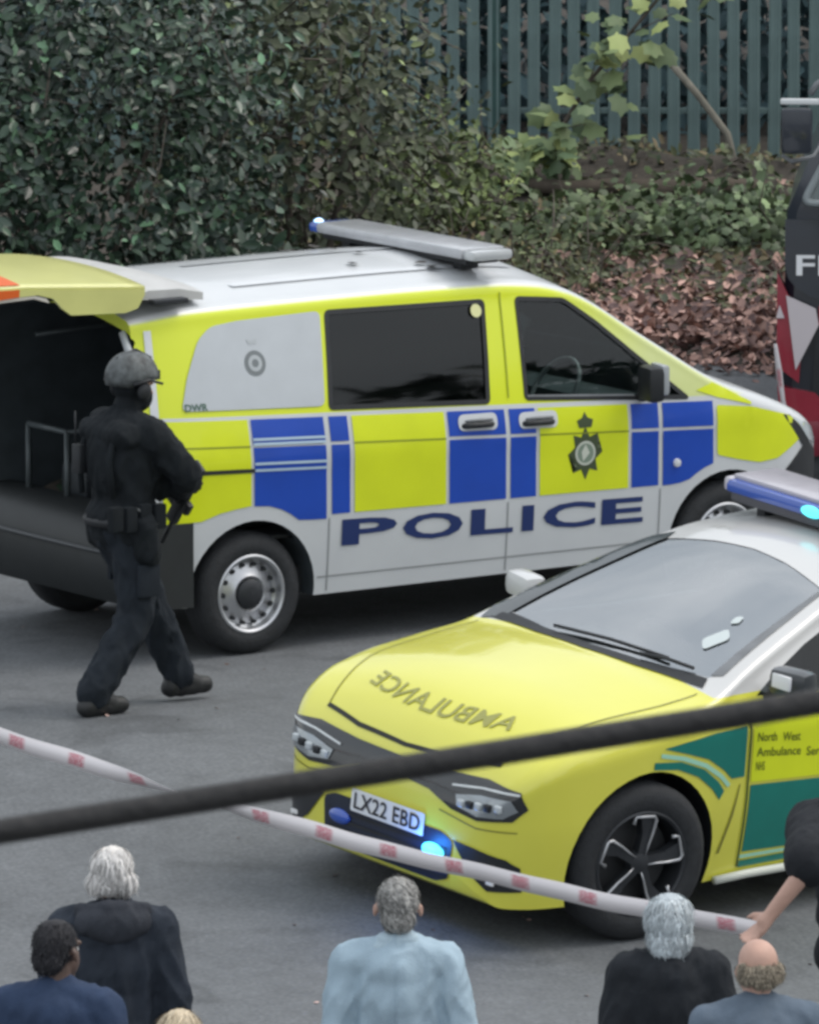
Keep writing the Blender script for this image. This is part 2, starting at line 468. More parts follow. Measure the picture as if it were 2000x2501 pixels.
def bush(name, label, c, rad, h, nclump, per, size, m, lo, hi, kind='oval', alt=None, altp=0., clump=.16, cat='shrub', z0=.1, droop=.2, stems=9, group=None, shell=.45):
    """crown of leaf clumps carried on stems from one root"""
    t = thing(name, label, cat, (c[0], c[1], 0), 0, group)
    dirs = rng.normal(size=(nclump, 3)); dirs /= np.linalg.norm(dirs, axis=1, keepdims=True)
    rr = shell + (1 - shell) * rng.uniform(0, 1, nclump) ** .6
    lob = np.array([1 + .34 * noise.noise(Vector(d_ * 2.1 + np.array((c[0], c[1], 0)))) for d_ in dirs])
    P = dirs * (rr * lob)[:, None] * np.array([rad[0], rad[1], (h - z0) / 2])
    P[:, 2] += z0 + (h - z0) / 2
    C = np.repeat(P, per, 0) + rng.normal(size=(nclump * per, 3)) * clump
    C[:, 2] = np.maximum(C[:, 2], .05)
    N = np.repeat(dirs, per, 0) * .5 + rng.normal(size=C.shape) * .55 + np.array([0, -.25, .45])
    sp = rng.normal(size=C.shape) * .8 + np.array([0, 0, -droop]) + np.repeat(dirs, per, 0) * .6
    sz = size * rng.uniform(.55, 1.2, len(C)) * np.repeat(rng.uniform(.7, 1.3, nclump), per)
    me = leaf_mesh('leaves', kind, C, N, sz, tints(len(C), lo, hi, alt, altp) * np.repeat(rng.uniform(.5, 1.55, (nclump, 1)), per, 0), sp)
    link_mesh('crown', me, m, t, False)
    bm = bmesh.new()
    for i in range(stems):
        p = P[rng.integers(0, nclump)]
        b0 = Vector((rng.normal() * .12, rng.normal() * .12, -.05))
        e = Vector(p); mid = b0.lerp(e, .5) + Vector((rng.normal() * .1, rng.normal() * .1, .25))
        bm_tube(bm, [b0, b0.lerp(mid, .6), mid, mid.lerp(e, .55), e], [.03, .024, .018, .012, .005], 6)
    for i in range(stems * 6):
        p = Vector(P[rng.integers(0, nclump)]); q = p + Vector(rng.normal(size=3)) * .28
        bm_tube(bm, [p, p.lerp(q, .5) + Vector(rng.normal(size=3)) * .04, q], [.008, .006, .003], 4)
    from_bm('trunk', bm, mat('bark_grey', (.10, .085, .07), .9, var=.3), t)
    return t
LEAF = mat('laurel_leaf', (.044, .074, .050), .30, tint=True, spec=.5)
LEAF2 = mat('shrub_leaf', (.085, .105, .060), .5, tint=True, spec=.4)
LEAF3 = mat('sapling_leaf', (.17, .21, .10), .5, tint=True, spec=.35)
DEAD = mat('dead_leaf', (.31, .22, .195), .8, tint=True, spec=.2)
FAR = mat('far_leaf', (.085, .13, .14), .6, tint=True)  # lifted towards pale blue, so distance haze sits in the leaf colour
bush('laurel_bush', 'dense dark green laurel bush behind the rear of the police van', (-2.15, 54.4), (1.35, 1.05), 3.6, 680, 28, .088, LEAF, (.40, .46, .50), (1.15, 1.25, 1.05), alt=(3.0, 3.3, 2.8), altp=.05, stems=14)  # alt: a few much brighter leaf tints standing in for glints
bush('laurel_bush', 'dark laurel bush at the far left edge behind the open tailgate', (-4.0, 54.0), (1.2, 1.0), 3.6, 360, 26, .088, LEAF, (.55, .6, .62), (1.15, 1.25, 1.05), alt=(2.5, 2.8, 2.3), altp=.03)
bush('olive_shrub', 'thinner olive-grey twiggy shrub between the laurel and the fence', (-.78, 56.2), (1.0, 1.0), 3.5, 480, 20, .085, LEAF2, (.55, .58, .55), (1.05, 1.0, .9), alt=(2.4, 2.4, 1.8), altp=.05, stems=26, clump=.2)
bush('low_shrub', 'low yellow-green shrub beneath the olive shrub above the van light bar', (.22, 65.2), (.5, .6), .85, 130, 18, .075, LEAF2, (.9, 1.0, .7), (1.8, 1.9, 1.1), alt=(2.6, 2.7, 1.5), altp=.06, cat='shrub')
bush('ivy_mound', 'mound of grey-green ivy at the foot of the fence beside the fire engine', (2.25, 64.9), (.75, .8), .36, 190, 16, .085, LEAF2, (.7, .85, .75), (1.5, 1.7, 1.4), kind='lobed', alt=(2.0, 2.2, 1.9), altp=.06, z0=0.)
bush('ivy_mound', 'smaller mound of ivy in front of the soil ridge, left of the larger one', (1.25, 64.6), (.55, .7), .30, 110, 15, .08, LEAF2, (.7, .8, .65), (1.3, 1.45, 1.1), kind='lobed', alt=(2.2, 2.2, 1.6), altp=.04, z0=0.)
bush('bramble', 'rough dull bramble covering the verge just above the van windscreen', (.75, 62.8), (.6, .8), .30, 120, 14, .07, LEAF2, (.75, .75, .6), (1.4, 1.35, 1.0), alt=(1.6, 1.1, .8), altp=.12, z0=0.)

# the sapling with big pale leaves leaning up across the fence
sap = thing('sycamore_sapling', 'sycamore sapling with large pale yellow-green leaves leaning across the fence', 'sapling', (1.02, 67.2, 0))
path = [(0, 0, 0), (.03, 0, .35), (.12, -.05, .7), (.32, -.05, 1.05), (.62, 0, 1.4), (.95, .05, 1.8), (1.2, .1, 2.2), (1.35, .1, 2.7)]
tube('trunk', path, [.025, .022, .02, .017, .014, .011, .008, .004], MATS['bark_grey'], sap, 7)
C = []; sz = []
for i in range(150):
    t = rng.uniform(0, 1)
    f_ = t * (len(path) - 2); k_ = int(f_); p = Vector(path[k_ + 1]) if k_ + 1 < len(path) else Vector(path[-1])
    p = Vector(path[k_]).lerp(Vector(path[k_ + 1]), f_ - k_)
    if p.z < .25: continue
    s_ = .13 if p.z < 1.0 else .17
    C.append(np.array(p) + rng.normal(size=3) * s_ + np.array([0, -.05, 0])); sz.append(rng.uniform(.12, .22))
for i in range(75):
    C.append(np.array([rng.uniform(-.30, .22), -.12 + rng.normal() * .08, rng.uniform(.12, .68)])); sz.append(rng.uniform(.12, .22))
C = np.array(C); n_ = len(C); tsap = tints(n_, (.55, .66, .75), (1.3, 1.35, 1.25), (2.1, 2.0, 1.6), .2); tsap[-75:] *= 1.35
N = rng.normal(size=(n_, 3)) * .35 + np.array([0, -.55, .75])
link_mesh('crown', leaf_mesh('leaves', 'lobed', C, N, np.array(sz), tsap, rng.normal(size=(n_, 3)) * .5 + np.array([0, -.6, -.6])), LEAF3, sap, False)
for k_ in range(9):
    p = Vector(path[2 + k_ % 5]); q = p + Vector((rng.normal() * .25, -.1, .1 + rng.uniform(-.1, .2)))
    tube('twig', [p, p.lerp(q, .5), q], [.006, .005, .003], MATS['bark_grey'], sap, 5)

# fallen leaves
n_ = 6500
X = rng.uniform(.3, 3.4, n_); T_ = np.abs(rng.normal(size=n_)) * 2.2
Yl = np.array([edge_y(x) for x in X]) + T_ - .12 + .25 * rng.normal(size=n_) * (T_ < .4)
Yl = np.minimum(Yl, 67)
Z = np.array([max(verge_h(x, y), 0) + rng.uniform(.0, .02) for x, y in zip(X, Yl)])
N = rng.normal(size=(n_, 3)) * .42 + np.array([0, -.1, 1])
lm = leaf_mesh('fallen_leaves', 'curl', np.stack([X, Yl, Z], 1), N, rng.uniform(.05, .115, n_), tints(n_, (.5, .5, .55), (1.35, 1.2, 1.1), (1.9, 1.75, 1.65), .26))
o = link_mesh('fallen_leaves', lm, DEAD, None, False)
tag(o, 'drift of brown fallen leaves on the verge behind the van bonnet', 'fallen leaves', kind='stuff')
n_ = 170
X = rng.uniform(-3, 3.2, n_); Yl = rng.uniform(33, 60, n_)
Z = np.array([ground(x, y) + .004 for x, y in zip(X, Yl)])
lm = leaf_mesh('road_litter', 'curl', np.stack([X, Yl, Z], 1), rng.normal(size=(n_, 3)) * .12 + np.array([0, 0, 1]), rng.uniform(.015, .05, n_), tints(n_, (.4, .4, .4), (1.1, 1.1, 1.1), (2.0, 2.0, 2.0), .3))
o = link_mesh('road_litter', lm, DEAD, None, False)
tag(o, 'scattered grit and leaf scraps on the road', 'litter', kind='stuff')
# low weeds and leaf debris over the upper verge
n_ = 5200
X = rng.uniform(-1.5, 3.6, n_); Yl = rng.uniform(61.5, 69.2, n_)
Z = np.array([verge_h(x, y) + rng.uniform(.0, .12) ** 1.3 for x, y in zip(X, Yl)])
N = rng.normal(size=(n_, 3)) * .6 + np.array([0, -.4, .8])
lm = leaf_mesh('ground_cover', 'oval', np.stack([X, Yl, Z], 1), N, rng.uniform(.05, .11, n_), tints(n_, (.55, .55, .5), (1.25, 1.15, .9), (1.5, .95, .8), .25))
o = link_mesh('ground_cover', lm, LEAF2, None, False)
tag(o, 'low weeds and dead stems over the soil at the foot of the fence', 'ground cover', kind='stuff')

n_ = 5200
tr_c = [(27, 26), (29, 33), (26, 40), (30, 46), (27, 53), (31, 20)]
k_ = rng.integers(0, len(tr_c), n_); dr = rng.normal(size=(n_, 3)); dr /= np.linalg.norm(dr, axis=1, keepdims=True)
C = np.array([(*tr_c[i], 5.2) for i in k_]) + dr * (rng.uniform(.3, 1, (n_, 1)) ** .5) * np.array([2.9, 2.9, 3.9])
o = link_mesh('roadside_trees', leaf_mesh('roadside_trees', 'oval', C, rng.normal(size=(n_, 3)) + np.array([0, 0, .5]), rng.uniform(.5, .9, n_), tints(n_, (.6, .7, .6), (1.4, 1.5, 1.2))), LEAF, None, False)
tag(o, 'row of roadside trees to the right, mirrored in the van windows', 'trees', kind='stuff')

# ------------------------------------------------------------------ palisade fence
FY = 69.6
PALE = mat('fence_paint', (.115, .175, .172), .6, var=.2, vscale=3)
POSTM = mat('fence_post_green', (.03, .075, .07), .6, var=.2)
fence = thing('palisade_fence', 'tall grey-green steel palisade fence behind the shrubs', 'fence', (0, FY, 0))
def pale_mesh():
    """corrugated flat pale with a pointed head"""
    bm = bmesh.new(); prof = [(-.048, 0), (-.030, -.010), (-.012, -.004), (.012, -.004), (.030, -.010), (.048, 0), (.048, .008), (-.048, .008)]
    rows = [[bm.verts.new((x * k, y, z)) for x, y in prof] for z, k in ((0, 1), (2.28, 1), (2.40, .2))]
    for a, b in zip(rows, rows[1:]):
        for k in range(8): bm.faces.new((a[k], a[(k + 1) % 8], b[(k + 1) % 8], b[k]))
    bm.faces.new(rows[0][::-1]); bm.faces.new(rows[-1]); bmesh.ops.recalc_face_normals(bm, faces=bm.faces)
    me = bpy.data.meshes.new('pale'); bm.to_mesh(me); bm.free(); me.materials.append(PALE); return me
pm_ = pale_mesh()
for i in range(44):
    x = -2.6 + i * .155
    o = bpy.data.objects.new('pale', pm_); COL.objects.link(o); o.parent = fence
    o.location = (x, -.03 + .004 * random.random(), .02 + .03 * random.random()); o.rotation_euler = (0, R(random.uniform(-.4, .4)), R(random.uniform(-4, 4)))
for z in (.55, 1.95):
    box('rail', (.6, .02, z), (6.8, .045, .045), PALE, fence, .004)
for x in (-2.05, .66, 3.37):
    box('post', (x, .02, 1.2), (.085, .11, 2.5), POSTM, fence, .006)
n_ = 9000
X = rng.uniform(-16, 16, n_); Yl = rng.uniform(73.5, 79, n_); Z = rng.uniform(4.0, 13, n_)
lm = leaf_mesh('tall_trees', 'oval', np.stack([X, Yl, Z], 1), rng.normal(size=(n_, 3)) + np.array([0, -.3, .4]), rng.uniform(.5, .9, n_), tints(n_, (.5, .6, .6), (1.3, 1.5, 1.4)))
o = link_mesh('tall_trees', lm, FAR, None, False)
tag(o, 'tall trees rising above the thicket behind the fence', 'trees', kind='stuff')
n_ = 15000
X = rng.uniform(-4.5, 6, n_); Yl = rng.uniform(71.0, 73.5, n_); Z = rng.uniform(-.2, 4.6, n_)
N = rng.normal(size=(n_, 3)) + np.array([0, -.3, .4])
lm = leaf_mesh('back_thicket', 'oval', np.stack([X, Yl, Z], 1), N, rng.uniform(.12, .26, n_), tints(n_, (.5, .6, .65), (1.3, 1.5, 1.5)))
o = link_mesh('back_thicket', lm, FAR, None, False)
tag(o, 'dark blue-green thicket filling the view behind the palisade fence', 'thicket', kind='stuff')
# a fallen bough and a soil-covered log against the fence
bm = bmesh.new(); bm_tube(bm, [(2.0, 68.7, 1.02), (2.2, 68.5, .80), (2.42, 68.3, .52), (2.5, 68.2, .2)], [.03, .028, .03, .03], 7)
tag(from_bm('dead_branch', bm, mat('dry_wood', (.17, .16, .13), .9, var=.3)), 'bare grey branch leaning on the fence beside the fire engine', 'branch')
bm = bmesh.new(); bm_tube(bm, [(.9, 66.95, .30), (1.2, 66.86, .27), (1.5, 66.84, .30), (1.9, 66.8, .27), (2.3, 66.9, .30), (2.7, 66.92, .28)], [.05, .07, .06, .085, .065, .05], 8)
tag(from_bm('fallen_log', bm, mat('wet_wood', (.075, .06, .045), .9, var=.4, vscale=6)), 'long dark log lying on the soil below the fence', 'log')

# ------------------------------------------------------------------ wheels
def wheel(parent, loc, r, w, kind, side):
    """side -1: outer face towards -Y, +1 towards +Y"""
    wt = bpy.data.objects.new('wheel', None); COL.objects.link(wt); wt.parent = parent; wt.location = loc
    if side > 0: wt.rotation_euler = (0, 0, math.pi)
    rr = r * (.64 if kind == 'steel' else .66)
    lathe('tyre', [(rr, -w/2 + .012), (rr + .015, -w/2), (r - .05, -w/2 - .002), (r - .018, -w/2 + .02), (r, -w/2 + .045), (r, w/2 - .045), (r - .018, w/2 - .02), (r - .05, w/2), (rr, w/2 - .01)], RUBBER, wt, 48, False)
    if kind == 'steel':
        lathe('rim', [(rr + .004, -w/2 + .004), (rr - .006, -w/2 - .002), (rr - .018, -w/2 + .006), (rr - .024, -w/2 + .05), (rr - .05, -w/2 + .065), (rr - .06, w/2)], STEEL, wt, 48, False)
        lathe('wheel_disc', [(rr - .03, -w/2 + .068), (rr - .05, -w/2 + .050), (rr - .085, -w/2 + .042), (.098, -w/2 + .020), (.086, -w/2 + .030), (.07, -w/2 + .04), (.001, -w/2 + .04)], STEEL, wt, 48, False)
        bm = bmesh.new()
        for k in range(14):
            a = 2 * math.pi * k / 14
            r1 = rr - .052
            M = Matrix.Translation((r1 * math.cos(a), -w/2 + .040, r1 * math.sin(a))) @ Matrix.Rotation(-a, 4, 'Y') @ Matrix.Rotation(math.pi / 2, 4, 'X') @ Matrix.Diagonal((.011, .0145, 1, 1))
            bmesh.ops.create_cone(bm, cap_ends=True, segments=12, radius1=1, radius2=1, depth=.02, matrix=M)
        from_bm('vent_hole', bm, BLACK, wt, False)['kind'] = 'stuff'
        lathe('hub_cap', [(.083, -w/2 + .035), (.08, -w/2 + .012), (.06, -w/2 - .002), (.03, -w/2 - .006), (.001, -w/2 - .007)], DARKSTEEL, wt, 32, False)
    else:
        lathe('rim', [(rr + .004, -w/2 + .006), (rr - .006, -w/2), (rr - .016, -w/2 + .008), (rr - .024, -w/2 + .06), (rr - .03, w/2 - .02)], DARKSTEEL, wt, 48, False)
        lathe('brake_disc', [(rr - .05, -w/2 + .10), (.05, -w/2 + .10), (.001, -w/2 + .10)], mat('brake_grey', (.05, .052, .055), .5, metal=.5), wt, 32, False)
        lathe('hub_cap', [(.06, -w/2 + .05), (.052, -w/2 + .014), (.03, -w/2 + .006), (.001, -w/2 + .005)], DARKSTEEL, wt, 24, False)
        for k in range(5):
            a0 = 2 * math.pi * k / 5 + .35
            def pp(r_, a_, y_): return (r_ * math.cos(a0 + a_), -w/2 + y_, r_ * math.sin(a0 + a_))
            bm = bmesh.new()
            q = [pp(.04, -.5, .012), pp(rr * .60, -.36, .014), pp(rr - .012, -.30, .012), pp(rr - .012, .02, .012), pp(rr * .55, -.06, .016), pp(.04, .5, .012)]
            A = [bm.verts.new(v) for v in q]; B = [bm.verts.new((v[0], v[1] + .05, v[2])) for v in q]
            bm.faces.new(A); bm.faces.new(B[::-1])
            for i in range(len(q)): bm.faces.new((A[i], B[i], B[(i+1) % len(q)], A[(i+1) % len(q)]))
            bmesh.ops.recalc_face_normals(bm, faces=bm.faces)
            sp_ = from_bm('spoke', bm, DARKSTEEL, wt, False)
            tube('spoke_edge', [pp(.045, -.55, .008), pp(.09, -.42, .006), pp(rr * .60, -.40, .006), pp(rr * .86, -.36, .006), pp(rr - .02, -.28, .006), pp(rr - .018, .16, .008), pp(rr - .05, .24, .010)], [.003, .005, .007, .009, .009, .007, .011], STEEL, wt, 6)
    return wt

# ------------------------------------------------------------------ police van
van = thing('police_van', 'police van with blue and yellow chequered side, tailgate raised', 'van', (-1.385, 49.119, 0), R(34.47))
vW = pchip([(-.64, .90), (-.5, .935), (-.3, .955), (0, .962), (3.0, .962), (3.3, .955), (3.6, .925), (3.8, .86), (3.95, .75), (4.03, .61), (4.07, .45)])
vE = pchip([(-.64, 1.86), (-.3, 1.905), (0, 1.915), (1.0, 1.92), (1.7, 1.91), (2.0, 1.885), (2.2, 1.83), (2.35, 1.755), (2.6, 1.59), (2.85, 1.43), (3.05, 1.305), (3.2, 1.235), (3.45, 1.15), (3.7, 1.05), (3.9, .94), (4.0, .82), (4.07, .62)])
vC = pchip([(-.64, .08), (0, .10), (1.9, .10), (2.3, .06), (3.0, .05), (3.3, .06), (3.8, .05), (4.07, .02)])
vR = pchip([(-.64, .07), (0, .085), (2.0, .085), (2.4, .06), (3.0, .06), (3.4, .10), (4.07, .06)])
vS = pchip([(-.64, .34), (-.4, .29), (3.6, .29), (3.9, .31), (4.07, .38)])
def v_side(w, z):
    y = w * (1 - .035 * max(0., (.75 - z) / .45) ** 1.5)
    if z > 1.08: y -= .165 * ((z - 1.08) / .67) ** 1.2
    y += .004 * math.exp(-((z - 1.02) / .02) ** 2)
    return y
vxs = np.concatenate([np.linspace(-.64, -.3, 8), np.linspace(-.2, 1.8, 18), np.linspace(1.9, 3.5, 26), np.linspace(3.55, 4.07, 16)])
VV, VF = hull_mesh(vxs, vW, vE, vC, vR, vS, v_side, m=30)
VB = bvh_of(VV, VF)
def van_paint():
    m = bpy.data.materials.new('van_paint'); m.use_nodes = True; nt = m.node_tree; b = nt.nodes['Principled BSDF']
    tc = nd(nt, 'ShaderNodeTexCoord'); sp = nd(nt, 'ShaderNodeSeparateXYZ'); nt.links.new(tc.outputs['Object'], sp.inputs[0])
    ge = nd(nt, 'ShaderNodeNewGeometry'); sn = nd(nt, 'ShaderNodeSeparateXYZ'); nt.links.new(ge.outputs['Normal'], sn.inputs[0])
    # vinyl above the belt: z + .045 x > 1.31, and not wrapped on to the roof
    a = nd(nt, 'ShaderNodeMath', operation='MULTIPLY_ADD'); a.inputs[1].default_value = .045; nt.links.new(sp.outputs['X'], a.inputs[0]); nt.links.new(sp.outputs['Z'], a.inputs[2])
    g = nd(nt, 'ShaderNodeMath', operation='GREATER_THAN'); g.inputs[1].default_value = 1.312; nt.links.new(a.outputs[0], g.inputs[0])
    l = nd(nt, 'ShaderNodeMapRange'); l.inputs[1].default_value = .50; l.inputs[2].default_value = .72; l.inputs[3].default_value = 1; l.inputs[4].default_value = 0; nt.links.new(sn.outputs['Z'], l.inputs[0])
    mu = nd(nt, 'ShaderNodeMath', operation='MULTIPLY'); nt.links.new(g.outputs[0], mu.inputs[0]); nt.links.new(l.outputs[0], mu.inputs[1])
    x = nd(nt, 'ShaderNodeMapRange'); x.inputs[1].default_value = 2.1; x.inputs[2].default_value = 2.7; x.inputs[3].default_value = 1; x.inputs[4].default_value = .55; nt.links.new(sp.outputs['X'], x.inputs[0])
    mu2 = nd(nt, 'ShaderNodeMath', operation='MULTIPLY'); nt.links.new(mu.outputs[0], mu2.inputs[0]); nt.links.new(x.outputs[0], mu2.inputs[1])
    n = nd(nt, 'ShaderNodeTexNoise'); n.inputs['Scale'].default_value = 3; n.inputs['Detail'].default_value = 6; nt.links.new(tc.outputs['Object'], n.inputs['Vector'])
    cr = nd(nt, 'ShaderNodeValToRGB'); cr.color_ramp.elements[0].color = (.53, .55, .57, 1); cr.color_ramp.elements[1].color = (.63, .65, .66, 1); nt.links.new(n.outputs[0], cr.inputs[0])
    mx = nd(nt, 'ShaderNodeMix', data_type='RGBA'); nt.links.new(mu2.outputs[0], mx.inputs[0]); nt.links.new(cr.outputs[0], mx.inputs[6]); mx.inputs[7].default_value = (.66, .745, .008, 1)
    nt.links.new(mx.outputs[2], b.inputs['Base Color']); b.inputs['Roughness'].default_value = .33; b.inputs['Coat Weight'].default_value = .5; b.inputs['Coat Roughness'].default_value = .08
    return m
VPAINT = van_paint()
LINER = mat('van_liner', (.05, .062, .07), .7, var=.2)
body = hull_obj('body', VV, VF, [VPAINT, LINER], van)
W_MID = round_poly([(.585, 1.825), (.52, 1.305), (1.575, 1.252), (1.637, 1.806)], .03)
W_DOOR = round_poly([(1.85, 1.805), (1.817, 1.252), (2.93, 1.170), (2.80, 1.275), (2.58, 1.455), (2.36, 1.64), (2.17, 1.775)], .03)
W_REAR = round_poly([(-.42, 1.365), (-.36, 1.54), (-.26, 1.73), (-.17, 1.797), (0, 1.815), (.548, 1.828), (.49, 1.325)], .04)
cut = []
for s in (-1, 1):
    for ax in (0, 3.2):
        c_ = prism(circle(ax, .335, .408, 40), 'y', s * .62, s * 1.3); cut.append(c_)
    cut.append(prism(W_MID, 'y', s * .5, s * 1.3)); cut.append(prism(W_DOOR, 'y', s * .5, s * 1.3))
# cabin and load space
ixs = np.concatenate([[-.9, -.6], np.linspace(-.3, 3.0, 30)])
IV, IF = hull_mesh(ixs, lambda x: vW(max(x, -.25)), lambda x: vE(max(x, -.25)) - (.06 if x < 2.2 else .03), vC, vR, vS, v_side, m=20, inset=.055, zmin=.60)
cav = hull_obj('cutter', IV, IF, [BLACK, BLACK]); cav.data.polygons.foreach_set('material_index', [1] * len(cav.data.polygons))
cut.append(cav)
WS = [(2.34, -.62), (2.28, 0), (2.34, .62), (2.98, .72), (3.08, 0), (2.98, -.72)]
cut.append(prism(WS, 'z', 1.05, 2.2))
boolean_cut(body, cut)
# livery checks on the right flank
def ztop(x): return 1.292 - .048 * x
def zbot(x): return .742 - .016 * x
def zcr(x): return 1.150 - .05 * x
def check(x0, x1, m, bot=None, split=True, nm='livery_panel'):
    lo = bot if bot else [(x0, zbot(x0)), (x1, zbot(x1))]
    if split:
        patch(nm, [(x0, zcr(x0) + .009), (x1, zcr(x1) + .009), (x1, ztop(x1)), (x0, ztop(x0))], 'R', VB, m, van)
        patch(nm, lo + [(x1, zcr(x1) - .009), (x0, zcr(x0) - .009)], 'R', VB, m, van)
    else:
        patch(nm, lo + [(x1, ztop(x1)), (x0, ztop(x0))], 'R', VB, m, van)
        patch('crease', [(x0, zcr(x0) - .006), (x1, zcr(x1) - .006), (x1, zcr(x1) + .002), (x0, zcr(x0) + .002)], 'R', VB, mat('crease_olive', (.22, .26, .01), .5), van, off=.0065)
arc = [(0 + .47 * math.cos(R(a)), .335 + .47 * math.sin(R(a))) for a in range(176, 88, -8)]
check(-.575, -.02, YEL, bot=[(-.56, .765), (-.34, .765), (-.22, .80), (-.12, .815), (-.02, .825)], split=False)
check(0, .47, BLUE, bot=[(0, .822)] + [(.47 * math.cos(R(a)), .335 + .49 * math.sin(R(a))) for a in (78, 68, 60, 52)] + [(.38, .715), (.47, .712)])
check(.505, .625, BLUE)
check(.655, 1.262, YEL, split=False)
check(1.285, 1.665, BLUE)
check(1.695, 1.868, BLUE)
check(1.892, 2.497, YEL, split=False)
check(2.52, 2.705, BLUE)
check(2.735, 3.085, BLUE, bot=[(2.735, .695), (2.80, .695), (2.86, .70)] + [(3.2 + .47 * math.cos(R(a)), .335 + .47 * math.sin(R(a))) for a in (126, 120, 112, 104)])
patch('livery_panel', round_poly([(3.11, 1.118), (3.115, .835), (3.25, .80), (3.42, .765), (3.56, .775), (3.74, .86), (3.80, .95), (3.62, 1.02), (3.36, 1.09)], .02), 'R', VB, YEL, van)
patch('livery_panel', [(2.98, 1.21), (3.12, 1.16), (3.36, 1.10), (3.36, 1.115), (3.10, 1.245)], 'R', VB, YEL, van)
# pale load rails across the rear blue check
for z in (1.185, 1.16, 1.055, 1.02):
    patch('side_rail_trim', [(0, z - .008), (.468, z - .03), (.468, z - .016), (0, z + .006)], 'R', VB, mat('pale_blue_trim', (.42, .55, .66), .4), van, off=.009)
patch('side_rail', [(-.40, 1.045), (.0, 1.03), (.0, 1.008), (-.40, 1.023)], 'R', VB, SEAM, van, off=.009)
# shut lines
for x in (.488, 1.680, 2.72):
    patch('door_seam', [(x - .004, .31), (x + .004, .31), (x + .004, zbot(x) - .02), (x - .004, zbot(x) - .02)], 'R', VB, mat('seam_grey', (.25, .26, .27), .6), van)
patch('door_seam', [(1.700, 1.27), (1.708, 1.27), (1.752, 1.84), (1.744, 1.84)], 'R', VB, mat('crease_olive', (0, 0, 0)), van, off=.006)
patch('sill_line', [(.42, .385), (2.78, .375), (2.78, .383), (.42, .393)], 'R', VB, MATS['seam_grey'], van)
# POLICE
def pol(u, v):
    x = .572 + u; return (x, .552 - .026 * (x - .57) + v)
for i, ch in enumerate('POLICE'):
    wd = [.365, .40, .285, .08, .355, .285]; st = [0, .405, .86, 1.205, 1.35, 1.748]
    text_patch('letter', ch, (lambda s0: (lambda u, v: pol(u + s0, v)))(st[i]), wd[i], .145, 'R', VB, NAVY, van, off=.006, bold=.028, res=.15)
# crests
def crest(cx, cz, s, dark, light, mid):
    st = []
    for k in range(16):
        a = math.pi * k / 8 + math.pi / 2; r_ = (.155 if k % 2 == 0 else .10) * s
        st.append((cx + r_ * math.cos(a) * .82, cz + r_ * math.sin(a) * 1.05))
    cr_ = bpy.data.objects.new('crest', None); COL.objects.link(cr_); cr_.parent = van
    patch('star', st, 'R', VB, dark, cr_, off=.0065)
    patch('ring', circle(cx, cz, .075 * s, 20), 'R', VB, light, cr_, off=.008)
    patch('ring', circle(cx, cz, .06 * s, 20), 'R', VB, mid, cr_, off=.0092)
    patch('badge', [(cx - .02 * s, cz - .05 * s), (cx + .03 * s, cz), (cx, cz + .055 * s), (cx - .03 * s, cz + .01 * s)], 'R', VB, light, cr_, off=.0104)
    patch('crown', [(cx - .045 * s, cz + .155 * s), (cx + .045 * s, cz + .155 * s), (cx + .06 * s, cz + .20 * s), (cx + .02 * s, cz + .215 * s), (cx, cz + .25 * s), (cx - .02 * s, cz + .215 * s), (cx - .06 * s, cz + .20 * s)], 'R', VB, dark, cr_, off=.0065)
crest(2.20, .925, .92, mat('crest_dark', (.05, .07, .03), .5), mat('crest_light', (.55, .58, .5), .5), mat('crest_mid', (.20, .26, .2), .5))
# blank rear quarter panel
wp = patch('quarter_panel', W_REAR, 'R', VB, mat('panel_silver', (.46, .49, .52), .3, coat=.4, var=.04), van, off=.006)
cq = bpy.data.objects.new('crest', None); COL.objects.link(cq); cq.parent = van
G1 = mat('crest_grey', (.17, .19, .20), .5); G2 = mat('crest_pale', (.42, .45, .47), .5)
patch('ring', circle(.08, 1.585, .068, 24), 'R', VB, G1, cq, off=.008)
patch('ring', circle(.08, 1.585, .044, 20), 'R', VB, G2, cq, off=.0092)
patch('ring', circle(.08, 1.585, .022, 14), 'R', VB, G1, cq, off=.0104)
patch('crown', [(.055, 1.685), (.105, 1.685), (.115, 1.715), (.08, 1.705), (.045, 1.715)], 'R', VB, G2, cq, off=.008)
text_patch('fleet_code', 'DWR', lambda u, v: (-.40 + u, 1.362 + v - .03 * u), .14, .04, 'R', VB, mat('code_green', (.05, .12, .08), .5), van, off=.009, bold=.02)
# windows
gl = patch('side_window', W_MID, 'R', VB, GLASS_D, van, off=-.006)
patch('side_window', [(x, z) for x, z in W_MID], 'L', VB, GLASS_D, van, off=-.006)
patch('door_window', W_DOOR, 'R', VB, GLASS_T, van, off=-.006)
patch('door_window', W_DOOR, 'L', VB, GLASS_T, van, off=-.006)
patch('windscreen', WS, 'T', VB, GLASS_T, van, off=-.004)
def frame(poly, wdt, m, off=.004, nm='window_seal', ax='R', bvh=VB, parent=van):
    n = len(poly); c_ = Vector((sum(p[0] for p in poly) / n, sum(p[1] for p in poly) / n))
    bm = bmesh.new(); A = []; B = []
    for i in range(n):
        p = Vector(poly[i]); t = (Vector(poly[(i + 1) % n]) - Vector(poly[i - 1])).normalized(); nn = Vector((t.y, -t.x))
        if nn.dot(p - c_) < 0: nn = -nn
        A.append(bm.verts.new((*(p - nn * wdt), 0))); B.append(bm.verts.new((*(p + nn * .006), 0)))
    for i in range(n): bm.faces.new((A[i], A[(i + 1) % n], B[(i + 1) % n], B[i]))
    project_bm(bm, ax, bvh, off, .5)
    return from_bm(nm, bm, m, parent, False)
frame(W_MID, .022, BLACK); frame(W_DOOR, .02, BLACK)
